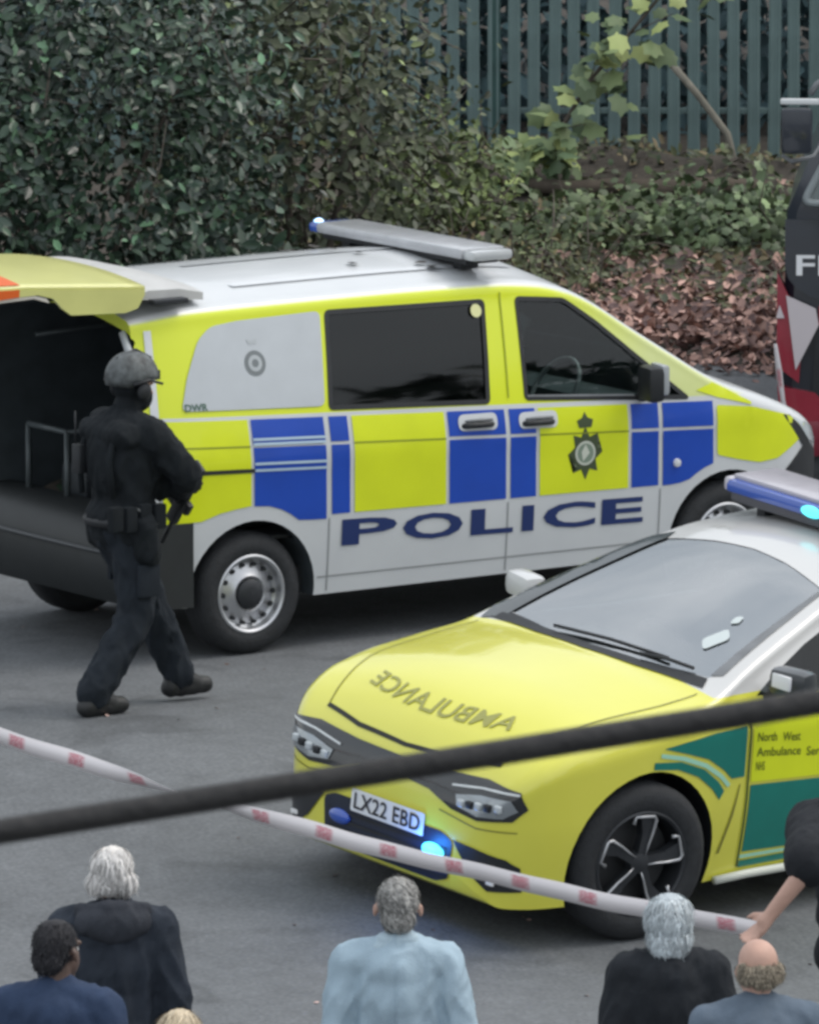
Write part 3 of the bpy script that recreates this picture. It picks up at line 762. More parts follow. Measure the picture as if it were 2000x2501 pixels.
patch('window_sill_trim', [(1.83, 1.265), (2.55, 1.213), (2.55, 1.225), (1.83, 1.277)], 'R', VB, GREYTRIM, van, off=.008)
patch('window_sticker', circle(1.572, 1.752, .036, 18), 'R', VB, mat('sticker_cream', (.7, .7, .35), .5), van, off=.009)
# door handles with pale recess
for x in (1.48, 1.885):
    z = 1.235 - .05 * x
    patch('handle_recess', round_poly([(x - .13, z - .045), (x + .13, z - .055), (x + .13, z + .04), (x - .13, z + .045)], .04), 'R', VB, WHITE, van, off=.0085)
    h_ = bpy.data.objects.new('door_handle', None); COL.objects.link(h_); h_.parent = van
    y = -v_side(.962, z) - .02
    tube('handle_bar', [(x - .1, y + .015, z - .018), (x - .08, y - .012, z - .015), (x, y - .018, z - .015), (x + .08, y - .012, z - .018), (x + .1, y + .015, z - .020)], [.014, .015, .016, .015, .014], BLACK, h_, 8)
    tube('handle_top', [(x - .09, y, z + .008), (x, y - .008, z + .010), (x + .09, y, z + .006)], [.008, .010, .008], GREYTRIM, h_, 6)
lamp = lathe('side_repeater', [(.026, 0), (.022, -.012), (.001, -.016)], mat('chrome_white', (.8, .82, .85), .2, metal=.4), van, 16, False); lamp.location = (2.83, -.968, .815)
# mirror
bm = bmesh.new(); bm_box(bm, (2.56, -1.09, 1.30), (.10, .19, .20), Matrix.Rotation(R(-12), 4, 'Z'), .035)
mi = from_bm('wing_mirror', bm, BLACK, van); smooth_by_angle(mi, 40)
bm = bmesh.new(); bm_box(bm, (2.615, -1.10, 1.325), (.05, .18, .17), Matrix.Rotation(R(-12), 4, 'Z'), .022)
o = from_bm('mirror_cap', bm, mat('mirror_grey', (.36, .38, .40), .35, coat=.4), mi); smooth_by_angle(o, 40)
tube('mirror_arm', [(2.60, -.92, 1.20), (2.58, -1.0, 1.21), (2.56, -1.05, 1.23)], .025, BLACK, mi)
# dash, wheel, seats seen through the glass
box('dashboard', (2.78, 0, 1.0), (.36, 1.6, .30), DARKLINE, van, .06)
tube('steering_wheel', [(2.38 + .10 * math.sin(t), -.42 + .19 * math.cos(t), 1.20 + .17 * math.sin(t)) for t in np.linspace(0, 2 * math.pi, 24, endpoint=False)], .014, GREYTRIM, van, 6, True)
for y in (-.42, .42):
    st_ = box('seat', (1.98, y, .92), (.50, .50, .18), DARKLINE, van, .06)
    box('seat_back', (1.76, y, 1.26), (.16, .48, .66), DARKLINE, st_, .06)
    box('head_rest', (1.74, y, 1.66), (.10, .26, .17), DARKLINE, st_, .04)
tube('cabin_rail', [(1.95, .80, 1.54), (2.25, .80, 1.53), (2.50, .79, 1.47), (2.70, .77, 1.35), (2.66, .79, 1.22)], .018, mat('rail_grey', (.28, .33, .34), .4), van, 6)
# load space: bulkhead, cage frame, seats, floor lip
box('bulkhead', (1.55, 0, 1.2), (.03, 1.55, 1.15), DARKLINE, van, 0)
lf = box('load_floor', (.4, 0, .615), (2.2, 1.66, .02), mat('load_floor_dark', (.03, .034, .038), .6, var=.3), van, .003)
cg = bpy.data.objects.new('equipment_cage', None); COL.objects.link(cg); cg.parent = van
FRM = mat('cage_grey', (.085, .10, .105), .45, metal=.3, var=.3)
for y in (.62, .22):
    tube('cage_upright', [(-.45, y, .64), (-.45, y, 1.12)], .018, FRM, cg, 6)
    tube('cage_upright', [(.2, y, .64), (.2, y, 1.12)], .018, FRM, cg, 6)
for z in (.66, 1.12):
    tube('cage_rail', [(-.45, .62, z), (-.45, .22, z)], .018, FRM, cg, 6)
    tube('cage_rail', [(-.45, .22, z), (.2, .22, z)], .014, FRM, cg, 6)
box('kit_bag', (.1, -.35, .80), (.6, .5, .35), mat('bag_dark', (.02, .023, .028), .8, var=.3), cg, .06)
for y_ in (.55, .05):
    rk = box('racking', (.95, y_, 1.10), (.40, .42, .95), mat('rack_dark', (.035, .045, .052), .6, var=.3), cg, .01)
    for z_ in (.80, 1.08, 1.36):
        box('drawer', (.742, y_, z_), (.02, .36, .22), mat('drawer_dark', (.05, .062, .07), .5, var=.25), rk, .006)
        tube('drawer_pull', [(.725, y_ - .08, z_ + .05), (.715, y_, z_ + .05), (.725, y_ + .08, z_ + .05)], .008, FRM, rk, 5)
for y_, z_ in ((.45, .78), (.15, .74)):
    box('kit_case', (-.12, y_ - .05, z_), (.36, .26, .26), mat('case_dark', (.028, .034, .04), .55, var=.25), cg, .03)
tube('grab_rail', [(-.35, .70, 1.60), (.2, .72, 1.62), (.8, .72, 1.62)], .015, FRM, van, 6)
tube('bumper_step', [(-.765, -.85, .60), (-.79, -.5, .60), (-.795, 0, .60), (-.79, .5, .60), (-.765, .85, .60)], .012, mat('step_grey', (.06, .065, .07), .5), van, 6)
tube('load_sill', [(-.63, -.80, .63), (-.64, 0, .63), (-.63, .80, .63)], .018, FRM, van, 6)
# rear pillar trim and bumper
patch('rear_pillar_trim', [(-.63, .80), (-.585, .80), (-.555, 1.35), (-.53, 1.80), (-.57, 1.80), (-.60, 1.35)], 'R', VB, WHITE, van, off=.006)
tube('rear_door_seal', [(-.655, -.83, .70), (-.66, -.85, 1.0), (-.66, -.80, 1.35), (-.655, -.74, 1.68), (-.65, -.66, 1.79)], .022, mat('seal_grey', (.5, .53, .55), .4), van, 8)
bm = bmesh.new()
prof = [(-.39, .30), (-.39, .765), (-.62, .765), (-.74, .70), (-.78, .58), (-.77, .42), (-.70, .31)]
rows = []
for y in np.linspace(-.955, .955, 17):
    k_ = 1 - .16 * abs(y / .955) ** 6
    rows.append([bm.verts.new((-.39 + (x + .39) * k_, y, z)) for x, z in prof])
for a, b in zip(rows, rows[1:]):
    for i in range(len(prof)): bm.faces.new((a[i], a[(i + 1) % len(prof)], b[(i + 1) % len(prof)], b[i]))
bm.faces.new(rows[0]); bm.faces.new(rows[-1][::-1]); bmesh.ops.recalc_face_normals(bm, faces=bm.faces)
o = from_bm('rear_bumper', bm, mat('bumper_black', (.016, .019, .02), .55, var=.2), van); smooth_by_angle(o, 50)
for y in (.9, -.9):
    box('underside', (1.6, y * .45, .36), (3.9, .82, .16), BLACK, van, .02)
# front end trim
patch('headlamp', [(3.66, 1.005), (3.80, .955), (3.92, .90), (3.94, .80), (3.84, .85), (3.74, .95)], 'R', VB, mat('lamp_clear', (.45, .5, .52), .12, coat=1), van, off=.006)
patch('headlamp_surround', [(3.60, 1.02), (3.66, 1.01), (3.76, .93), (3.86, .83), (3.96, .76), (3.98, .58), (3.78, .60), (3.62, .70), (3.78, .82)], 'R', VB, BLACK, van, off=.0045)
for ax in (0, 3.2):
    wheel(van, (ax, -.83, .335), .335, .21, 'steel', -1); wheel(van, (ax, .83, .335), .335, .21, 'steel', 1)
# raised tailgate
tg = bpy.data.objects.new('tailgate', None); COL.objects.link(tg); tg.parent = van; tg.location = (-.60, 0, 2.005); tg.rotation_euler = (0, R(4.0), 0)
nu, nv = 16, 25; Vt = []; 
def tg_z(u, v): return .03 + .055 * (1 - (abs(v) ** 2.2)) - .07 * max(0, u - .75) ** 1.3
for j in range(nv):
    v = -1 + 2 * j / (nv - 1)
    for i in range(nu):
        u = 1.25 * i / (nu - 1); wv = .80 - .03 * max(0, u - .9)
        Vt.append((-u, v * wv, tg_z(u, v)))
Ft = [(j * nu + i, j * nu + i + 1, (j + 1) * nu + i + 1, (j + 1) * nu + i) for j in range(nv - 1) for i in range(nu - 1)]
me = bpy.data.meshes.new('tailgate_skin'); me.from_pydata(Vt, [], Ft)
TGY = mat('tailgate_yellow', (.62, .62, .22), .35, coat=.4, var=.08, vscale=3)
o = link_mesh('tailgate_skin', me, TGY, tg); sm = o.modifiers.new('s', 'SOLIDIFY'); sm.thickness = .02
for s in (-1, 1):
    sk = [(0, .0), (-.04, -.07), (-.12, -.095), (-.46, -.105), (-.52, -.07), (-.58, -.015), (-.68, .005), (-1.25, -.05), (-1.25, .01), (-.9, .035), (0, .035)]
    c_ = prism([(x, z) for x, z in sk], 'y', s * .785, s * .806, 0); c_.name = 'tailgate_flange'; c_.parent = tg; c_.data.materials.clear(); c_.data.materials.append(TGY)
    sk2 = [(-.60, -.038), (-.70, -.015), (-1.25, -.075), (-1.25, -.052), (-.70, .003), (-.62, -.012)]
    c_ = prism(sk2, 'y', s * .79, s * .800, 0); c_.name = 'tailgate_edge_trim'; c_.parent = tg; c_.data.materials.clear(); c_.data.materials.append(mat('cream_trim', (.66, .62, .55), .5))
box('tailgate_lining', (-.62, 0, -.02), (1.15, 1.5, .03), DARKLINE, tg, .005)
ORNG = mat('chevron_orange', (.70, .12, .015), .4)
for k_ in range(3):
    x0 = -1.00 - .0 * k_; 
    bm = bmesh.new()
    V4 = []
    for a_, b_ in ((0, 0), (1, 0), (1, 1), (0, 1)):
        u = .78 + .35 * a_; v = -1 + .02 + (k_ * .66 + .34 * b_) * 1.0
        V4.append(bm.verts.new((-u, v * .80, tg_z(u, v) + .008)))
    bm.faces.new(V4); bmesh.ops.subdivide_edges(bm, edges=bm.edges, cuts=5, use_grid_fill=True)
    for w_ in bm.verts: w_.co.z = tg_z(-w_.co.x, w_.co.y / .80) + .026
    from_bm('chevron', bm, ORNG, tg)
c_ = prism([(-.80, -.005), (-1.10, -.045), (-1.10, .02), (-.80, .035)], 'y', -.812, -.807, 0); c_.name = 'chevron'; c_.parent = tg; c_.data.materials.clear(); c_.data.materials.append(ORNG)
# roof spoiler over the hinge
bm = bmesh.new(); rows = []
for y in np.linspace(-.72, .72, 15):
    e_ = abs(y / .72) ** 4
    pr = [(-.66 + .05 * e_, 1.97), (-.62 + .04 * e_, 2.045 - .05 * e_), (-.52, 2.075 - .06 * e_), (-.32, 2.07 - .06 * e_), (-.17, 2.02 - .04 * e_), (-.17, 1.94)]
    rows.append([bm.verts.new((x, y, z)) for x, z in pr])
for a, b in zip(rows, rows[1:]):
    for i in range(6): bm.faces.new((a[i], a[(i + 1) % 6], b[(i + 1) % 6], b[i]))
bm.faces.new(rows[0]); bm.faces.new(rows[-1][::-1]); bmesh.ops.recalc_face_normals(bm, faces=bm.faces)
o = from_bm('roof_spoiler', bm, mat('spoiler_grey', (.50, .50, .49), .45, var=.1), van); smooth_by_angle(o, 30)
box('hinge_cover', (-.42, -.76, 1.955), (.22, .07, .03), DARKSTEEL, van, .008)
for y in (-.5, 0, .5):
    patch('roof_rib', [(.15, y - .025), (2.0, y - .025), (2.0, y + .025), (.15, y + .025)], 'T', VB, WHITE, van, off=.008)
# roof light bar
lb = bpy.data.objects.new('light_bar', None); COL.objects.link(lb); lb.parent = van; lb.location = (1.68, 0, 2.0)
BLAMP = mat('blue_lens', (.03, .09, .42), .15, coat=1)
LENS = mat('bar_lens', (.42, .43, .45), .3, coat=.6, var=.12, vscale=10)
box('bar_base', (0, 0, .015), (.22, 1.42, .035), BLACK, lb, .01)
bm = bmesh.new(); bm_box(bm, (0, 0, .06), (.30, 1.44, .062), None, .024)
o = from_bm('bar_cover', bm, LENS, lb); smooth_by_angle(o, 40)
for s in (-1, 1):
    bm = bmesh.new(); bm_box(bm, (0, s * .765, .055), (.27, .11, .058), None, .024)
    o = from_bm('bar_end', bm, BLAMP if s > 0 else mat('bar_end_clear', (.5, .52, .53), .25, coat=.8), lb); smooth_by_angle(o, 40)
    box('bar_foot', (0, s * .55, -.02), (.12, .08, .05), BLACK, lb, .01)
bm = bmesh.new(); bmesh.ops.create_uvsphere(bm, u_segments=16, v_segments=10, radius=.034, matrix=Matrix.Translation((-.08, .79, .068)))
from_bm('lit_lamp', bm, mat('lit_blue_white', (.6, .8, 1), .3, emit=(.35, .60, 1), estr=1.6), lb)
# leaves fallen on the van roof
van_M = Matrix.Translation((-1.385, 49.119, 0)) @ Matrix.Rotation(R(34.47), 4, 'Z')
S_, T_f = leaf_shape('curl')
for k_, (x, y) in enumerate([(1.02, .30), (1.22, .05), (1.30, -.1), (1.42, -.42), (1.5, -.48), (1.36, .46), (1.28, .52), (1.1, -.35)]):
    me = bpy.data.meshes.new('fallen_leaf'); s_ = .07 + .03 * random.random()
    me.from_pydata([(a * s_ * 1.3, b * s_, c_ * s_ * .6) for a, b, c_ in S_], [], T_f)
    o = link_mesh('fallen_leaf', me, mat('roof_leaf', (.05, .045, .04), .8), None, False)
    hz = VB.ray_cast(Vector((x, y, 4)), Vector((0, 0, -1)))[0].z
    o.matrix_world = van_M @ Matrix.Translation((x, y, hz + .012)) @ Matrix.Rotation(random.uniform(0, 6), 4, 'Z')
    tag(o, 'small dark fallen leaf lying on the white roof of the police van', 'leaf', 'fallen leaves on the van roof')

# ------------------------------------------------------------------ ambulance response car
CX, CY, CYAW = .462, 42.98, R(222.2)
car = bpy.data.objects.new('ambulance_car', None); COL.objects.link(car)
tag(car, 'yellow ambulance response car with green checks and blue lights, facing the crowd', 'car')
c_n = Vector((XFALL, -SLOPE, 1)).normalized()
c_f = Vector((math.cos(CYAW), math.sin(CYAW), 0)); c_f = (c_f - c_n * c_f.dot(c_n)).normalized(); c_l = c_n.cross(c_f)
car.matrix_world = Matrix.Translation((CX, CY, ground(CX, CY))) @ Matrix((c_f, c_l, c_n)).transposed().to_4x4()
cW = pchip([(.80, .50), (.785, .63), (.755, .73), (.695, .815), (.58, .88), (.40, .92), (.1, .945), (-.5, .945), (-2.9, .945), (-3.4, .90), (-3.7, .82), (-3.83, .70)])
cE = pchip([(.80, .50), (.79, .63), (.768, .72), (.73, .785), (.665, .84), (.56, .89), (.40, .93), (.2, .958), (-.05, .98), (-.28, 1.0), (-.42, 1.015), (-.52, 1.045), (-.75, 1.14), (-1.15, 1.305), (-1.47, 1.42), (-1.75, 1.475), (-2.3, 1.505), (-2.9, 1.45), (-3.3, 1.28), (-3.6, 1.08), (-3.75, .98), (-3.83, .80)])
cC = pchip([(.80, .02), (.55, .05), (.2, .08), (-.25, .08), (-.5, .06), (-1.0, .075), (-1.7, .06), (-2.9, .05), (-3.83, .02)])
cR = pchip([(.80, .06), (.55, .10), (.2, .13), (-.3, .10), (-.6, .05), (-1.5, .05), (-3.83, .07)])
cS = pchip([(.80, .33), (.78, .26), (.73, .22), (.5, .22), (-3.4, .22), (-3.83, .37)])
cE0 = cE
cL = pchip([(.80, 0), (.72, .02), (.60, .055), (.42, .085), (.1, .10), (-.6, .10), (-1.2, .06), (-1.6, .04), (-3.83, .04)])
cE = lambda x: cE0(x) + cL(x)
def c_side(w, z):
    y = w * (1 - .045 * max(0., (.62 - z) / .4) ** 1.4)
    if z > .98: y -= .30 * ((z - .98) / .5) ** 1.08
    return y
cxs = np.concatenate([np.linspace(-3.83, -3.2, 10), np.linspace(-3.1, -1.9, 10), np.linspace(-1.85, -.3, 28), np.linspace(-.25, .5, 14), np.linspace(.53, .80, 20)])
CV, CF = hull_mesh(cxs, cW, cE, cC, cR, cS, c_side, m=26)
CB = bvh_of(CV, CF)
def car_paint():
    m = bpy.data.materials.new('car_paint'); m.use_nodes = True; nt = m.node_tree; b = nt.nodes['Principled BSDF']
    tc = nd(nt, 'ShaderNodeTexCoord'); sp = nd(nt, 'ShaderNodeSeparateXYZ'); nt.links.new(tc.outputs['Object'], sp.inputs[0])
    g0 = nd(nt, 'ShaderNodeMath', operation='GREATER_THAN'); g0.inputs[1].default_value = 1.125; nt.links.new(sp.outputs['Z'], g0.inputs[0])
    g1 = nd(nt, 'ShaderNodeMath', operation='LESS_THAN'); g1.inputs[1].default_value = -.47; nt.links.new(sp.outputs['X'], g1.inputs[0])
    g = nd(nt, 'ShaderNodeMath', operation='MULTIPLY'); nt.links.new(g0.outputs[0], g.inputs[0]); nt.links.new(g1.outputs[0], g.inputs[1])
    n = nd(nt, 'ShaderNodeTexNoise'); n.inputs['Scale'].default_value = 2.5; n.inputs['Detail'].default_value = 5; nt.links.new(tc.outputs['Object'], n.inputs['Vector'])
    cr = nd(nt, 'ShaderNodeValToRGB'); cr.color_ramp.elements[0].color = (.64, .62, .06, 1); cr.color_ramp.elements[1].color = (.71, .69, .085, 1); nt.links.new(n.outputs[0], cr.inputs[0])
    mx = nd(nt, 'ShaderNodeMix', data_type='RGBA'); nt.links.new(g.outputs[0], mx.inputs[0]); nt.links.new(cr.outputs[0], mx.inputs[6]); mx.inputs[7].default_value = (.56, .56, .55, 1)
    nt.links.new(mx.outputs[2], b.inputs['Base Color']); b.inputs['Roughness'].default_value = .28; b.inputs['Coat Weight'].default_value = .8; b.inputs['Coat Roughness'].default_value = .06
    return m
CPAINT = car_paint()
cbody = hull_obj('body', CV, CF, [CPAINT, BLACK], car)
cutc = []
for s in (-1, 1):
    for ax in (0, -2.9): cutc.append(prism(circle(ax, .375, .465, 40), 'y', s * .64, s * 1.3))
CWS = [(-.57, -.70), (-.48, -.35), (-.45, 0), (-.48, .35), (-.57, .72), (-1.45, .57), (-1.51, .25), (-1.53, 0), (-1.51, -.25), (-1.45, -.545)]
CSW = [(-.74, 1.105), (-.88, 1.175), (-1.15, 1.285), (-1.45, 1.38), (-1.75, 1.435), (-2.05, 1.445), (-2.05, 1.06), (-1.4, 1.065)]
CSW2 = [(-2.12, 1.06), (-2.12, 1.445), (-2.5, 1.435), (-2.85, 1.375), (-3.05, 1.25), (-2.95, 1.08)]
kx = np.linspace(-3.0, -.50, 28)
KV, KF = hull_mesh(kx, cW, lambda x: cE(x) - .02, cC, cR, cS, c_side, m=16, inset=.05, zmin=.45)
cav = hull_obj('cutter', KV, KF, [BLACK, BLACK]); cav.data.polygons.foreach_set('material_index', [1] * len(cav.data.polygons)); cutc.append(cav)
cutc.append(prism(CWS, 'z', .9, 2.2))
for s in (-1, 1):
    cutc.append(prism(CSW, 'y', s * .45, s * 1.3)); cutc.append(prism(CSW2, 'y', s * .45, s * 1.3))
boolean_cut(cbody, cutc)
patch('windscreen', CWS, 'T', CB, GLASS_C, car, off=-.003, res=.08)
for ax_ in 'LR':
    patch('door_window', CSW, ax_, CB, GLASS_T, car, off=-.004); patch('rear_window', CSW2, ax_, CB, GLASS_D, car, off=-.004)
# far pillar black, cowl black, near pillar pale with sky reflection put in its colour
patch('pillar_cover', [(-.50, -.68), (-.47, -.80), (-.62, -.845), (-.83, -.80), (-1.15, -.725), (-1.47, -.65), (-1.55, -.57), (-1.45, -.53)], 'T', CB, mat('pillar_black', (.02, .028, .03), .25, coat=.5), car, off=.005)
patch('cowl', [(-.49, -.75), (-.425, -.35), (-.40, 0), (-.425, .35), (-.49, .76), (-.56, .72), (-.485, .35), (-.46, 0), (-.485, -.35), (-.56, -.70)], 'T', CB, BLACK, car, off=.005)
patch('pillar_cover', [(-.62, .765), (-.93, .70), (-1.25, .635), (-1.45, .595), (-1.45, .57), (-.58, .715)], 'T', CB, GREYTRIM, car, off=.005)
for a_, b_ in (((-.495, -.30), (-.55, .45)), ((-.50, .30), (-.56, .62))):
    za = CB.ray_cast(Vector((*a_, 4)), Vector((0, 0, -1)))[0].z; zb_ = CB.ray_cast(Vector((*b_, 4)), Vector((0, 0, -1)))[0].z
    tube('wiper', [(a_[0], a_[1], za + .02), ((a_[0] + b_[0]) / 2, (a_[1] + b_[1]) / 2, (za + zb_) / 2 + .03), (b_[0], b_[1], zb_ + .018)], .009, BLACK, car, 6)
patch('windscreen_sticker', round_poly([(-.70, .53), (-.76, .46), (-.90, .50), (-.84, .57)], .03), 'T', CB, mat('sticker_white', (.52, .58, .58), .5), car, off=.004)
patch('windscreen_sticker', round_poly([(-.93, .47), (-.99, .45), (-1.02, .48), (-.96, .505)], .02), 'T', CB, MATS['sticker_white'], car, off=.004)
box('mirror_mount', (-1.48, .02, 1.42), (.10, .07, .05), BLACK, car, .015)
box('dashboard', (-.82, 0, 1.0), (.50, 1.3, .14), mat('dash_grey', (.10, .12, .12), .7), car, .05)
for y in (-.38, .38):
    st_ = box('seat', (-1.75, y, .62), (.5, .5, .18), DARKLINE, car, .06)
    box('seat_back', (-2.02, y, .95), (.16, .48, .6), DARKLINE, st_, .06); box('head_rest', (-2.06, y, 1.27), (.1, .26, .16), DARKLINE, st_, .04)
tube('steering_wheel', [(-1.36 + .07 * math.sin(t), -.38 + .18 * math.cos(t), .95 + .16 * math.sin(t)) for t in np.linspace(0, 2 * math.pi, 24, endpoint=False)], .014, BLACK, car, 6, True)
# bonnet shut lines, swage and lettering
patch('bonnet_seam', [(.66, .62), (.70, .35), (.715, 0), (.70, -.35), (.66, -.62), (.676, -.62), (.715, -.35), (.728, 0), (.715, .35), (.676, .62)], 'T', CB, SEAM, car, off=.004)
for s in (-1, 1):
    patch('bonnet_seam', [(.665, s * .62), (.3, s * .745), (-.2, s * .785), (-.44, s * .78), (-.44, s * .773), (-.2, s * .777), (.3, s * .737), (.665, s * .612)], 'T', CB, mat('seam_olive', (.20, .19, .03), .6), car, off=.004)
text_patch('bonnet_lettering', 'AMBULANCE', lambda u, v: (.40 - .05 * ((u - .5) / .5) ** 2 + v, .5 - u) if False else (.42 + .07 * (1 - ((u - .50) / .50) ** 2) + (.10 - v), -.50 + u), 1.0, .10, 'T', CB, mat('letter_olive', (.30, .30, .08), .5), car, off=.005, bold=.01, mirror=True)
# front face
patch('front_band', [(-.80, .80), (-.60, .82), (-.3, .80), (0, .795), (.3, .80), (.60, .82), (.80, .80), (.83, .72), (.78, .655), (.60, .625), (.42, .64), (.25, .695), (0, .715), (-.25, .695), (-.42, .64), (-.60, .625), (-.78, .655), (-.83, .72)], 'F', CB, mat('gloss_black', (.012, .014, .016), .12, coat=.8), car, off=.006, res=.03)
for s in (-1, 1):
    hl = patch('headlamp', [(s * .44, .715), (s * .60, .745), (s * .77, .755), (s * .80, .71), (s * .74, .665), (s * .60, .645), (s * .46, .665)], 'F', CB, mat('lamp_silver', (.30, .33, .35), .15, metal=.6, coat=1), car, off=.012, res=.03)
    for k_ in range(5):
        y = s * (.49 + .058 * k_)
        hz = CB.ray_cast(Vector((7, y, .69)), Vector((-1, 0, 0)))[0]
        bm = bmesh.new(); bm_box(bm, (hz.x + .014, y, .685 + .006 * k_), (.024, .040, .038), None, .008); from_bm('lamp_element', bm, BLACK if k_ % 2 else mat('lamp_white', (.50, .54, .56), .2), hl)
    patch('lamp_brow', [(s * .40, .745), (s * .60, .772), (s * .80, .782), (s * .80, .792), (s * .60, .782), (s * .40, .755)], 'F', CB, mat('lamp_bright', (.65, .68, .68), .25), car, off=.012, res=.04)
    patch('bumper_crease', [(s * .34, .615), (s * .60, .585), (s * .80, .60), (s * .80, .606), (s * .60, .592), (s * .34, .622)], 'F', CB, mat('seam_olive', (.20, .19, .03), .6), car, off=.004, res=.04)
patch('number_plate', round_poly([(-.26, .465), (.26, .465), (.26, .575), (-.26, .575)], .01), 'F', CB, mat('plate_white', (.72, .74, .75), .4), car, off=.014, res=.2)
text_patch('plate_characters', 'LX22 EBD', lambda u, v: (.235 - u + 0 if False else -.235 + u, .482 + v), .47, .078, 'F', CB, mat('plate_black', (.015, .015, .02), .5), car, off=.018, bold=.012)
patch('lower_intake', round_poly([(-.46, .49), (-.38, .52), (.38, .52), (.46, .49), (.44, .30), (.34, .265), (-.34, .265), (-.44, .30)], .03), 'F', CB, mat('intake_navy', (.012, .018, .035), .45), car, off=.006, res=.05)
for z in (.30, .345, .39, .435):
    patch('intake_slat', [(-.42, z), (.42, z), (.42, z + .014), (-.42, z + .014)], 'F', CB, BLACK, car, off=.011, res=.06)
for s in (-1, 1):
    side = 'L' if s > 0 else 'R'
    q = [(.72, .455), (.845, .44), (.862, .36), (.80, .30), (.70, .295), (.655, .36), (.66, .43)]
    patch('side_vent', [(s * y_, z_) for y_, z_ in ((.46, .50), (.60, .49), (.76, .465), (.81, .43), (.81, .31), (.68, .295), (.58, .36))], 'F', CB, mat('vent_black', (.012, .014, .018), .5), car, off=.007, res=.03)
    hz = CB.ray_cast(Vector((7, s * .70, .345)), Vector((-1, 0, 0)))[0]
    box('daytime_lamp', (hz.x + .012, s * .70, .34), (.012, .05, .022), mat('lamp_dim_white', (.75, .75, .75), .3), car, .004)
    hz = CB.ray_cast(Vector((7, s * .44, .445)), Vector((-1, 0, 0)))[0]
    bm = bmesh.new(); bmesh.ops.create_uvsphere(bm, u_segments=18, v_segments=10, radius=1, matrix=Matrix.Translation((hz.x + .012, s * .335, .415)) @ Matrix.Diagonal((.022, .075, .038, 1)))
    if s > 0: from_bm('grille_strobe', bm, mat('strobe_lit', (.1, .5, .8), .3, emit=(.08, .62, .95), estr=2.2), car)
    else: from_bm('grille_strobe', bm, BLAMP, car)
# a real lamp in the lit strobe washes the intake and plate with blue
ld = bpy.data.lights.new('strobe_light', 'POINT'); ld.energy = 2.2; ld.color = (.03, .25, 1.0); ld.shadow_soft_size = .04
lo_ = bpy.data.objects.new('strobe_light', ld); COL.objects.link(lo_); lo_.parent = car; lo_.location = (.90, .30, .43)
# side livery (left flank)
D0, D1, D2 = -.675, -1.29, -1.94
patch('livery_panel', [(D0, .70), (D0, 1.03), (D1, 1.02), (D1, .665)], 'L', CB, YEL, car)
patch('livery_panel', [(D0, .345), (D0, .685), (D1, .65), (D1, .32)], 'L', CB, GREEN, car)
patch('livery_panel', [(D1 - .03, .665), (D1 - .03, 1.02), (D2, 1.015), (D2, .64)], 'L', CB, GREEN, car)
patch('livery_panel', [(D1 - .03, .32), (D1 - .03, .65), (D2, .625), (D2, .30)], 'L', CB, YEL, car)
patch('livery_panel', [(D2 - .05, .88), (D2 - .05, 1.0), (-3.3, .99), (-3.3, .88)], 'L', CB, GREEN, car)
patch('livery_panel', [(-.08, .945), (-.40, .975), (-.63, .985), (-.63, .735), (-.545, .735), (-.49, .785), (-.38, .855), (-.22, .905)], 'L', CB, GREEN, car)
patch('livery_panel', [(-.02, .885), (-.20, .865), (-.36, .805), (-.46, .73), (-.50, .68), (-.47, .64), (-.42, .70), (-.32, .775), (-.18, .83), (-.02, .85)], 'L', CB, GREEN, car)
patch('livery_edge', [(-.06, .925), (-.22, .89), (-.37, .835), (-.48, .765), (-.535, .71), (-.52, .695), (-.465, .748), (-.36, .815), (-.21, .87), (-.06, .905)], 'L', CB, PALEGREEN, car, off=.006)
patch('livery_panel', [(-.44, 1.07), (-.44, 1.0), (-.66, 1.0), (-.70, 1.07)], 'L', CB, mat('green_dull', (.10, .30, .25), .35, coat=.3), car, off=.005)
patch('wing_crease', [(-.50, .36), (-.56, .55), (-.60, .70), (-.607, .70), (-.575, .55), (-.515, .36)], 'L', CB, mat('seam_olive', (.20, .19, .03), .6), car, off=.005)
for x in (D0 + .022, D1 - .015, D2 - .025):
    patch('door_seam', [(x - .006, .27), (x + .006, .27), (x + .006, 1.04), (x - .006, 1.04)], 'L', CB, mat('seam_darkgreen', (.02, .06, .01), .6), car, off=.007)
patch('livery_edge', [(D0 + .01, .33), (D0 + .01, .312), (D2, .285), (D2, .30)], 'L', CB, PALEGREEN, car)
patch('livery_panel', [(D0 + .01, .30), (D0 + .01, .265), (-2.4, .255), (-2.4, .28)], 'L', CB, GREEN, car, off=.005)
tube('side_skirt', [(-.50, .925, .225), (-.7, .94, .235), (-1.0, .94, .23), (-2.4, .94, .225)], .022, mat('skirt_white', (.6, .62, .55), .4), car, 8)
for i, (tx, x0, z0, w_) in enumerate((('North', -.70, .90, .13), ('West', -.87, .88, .12), ('Ambulance', -.70, .825, .30), ('Service', -1.04, .785, .19), ('NHS', -.70, .755, .06))):
    text_patch('door_lettering', tx, (lambda x0, z0: (lambda u, v: (x0 - u, z0 + v - .10 * u)))(x0, z0), w_, .045, 'L', CB, mat('letter_dark', (.10, .13, .01), .5), car, off=.007, bold=.01)
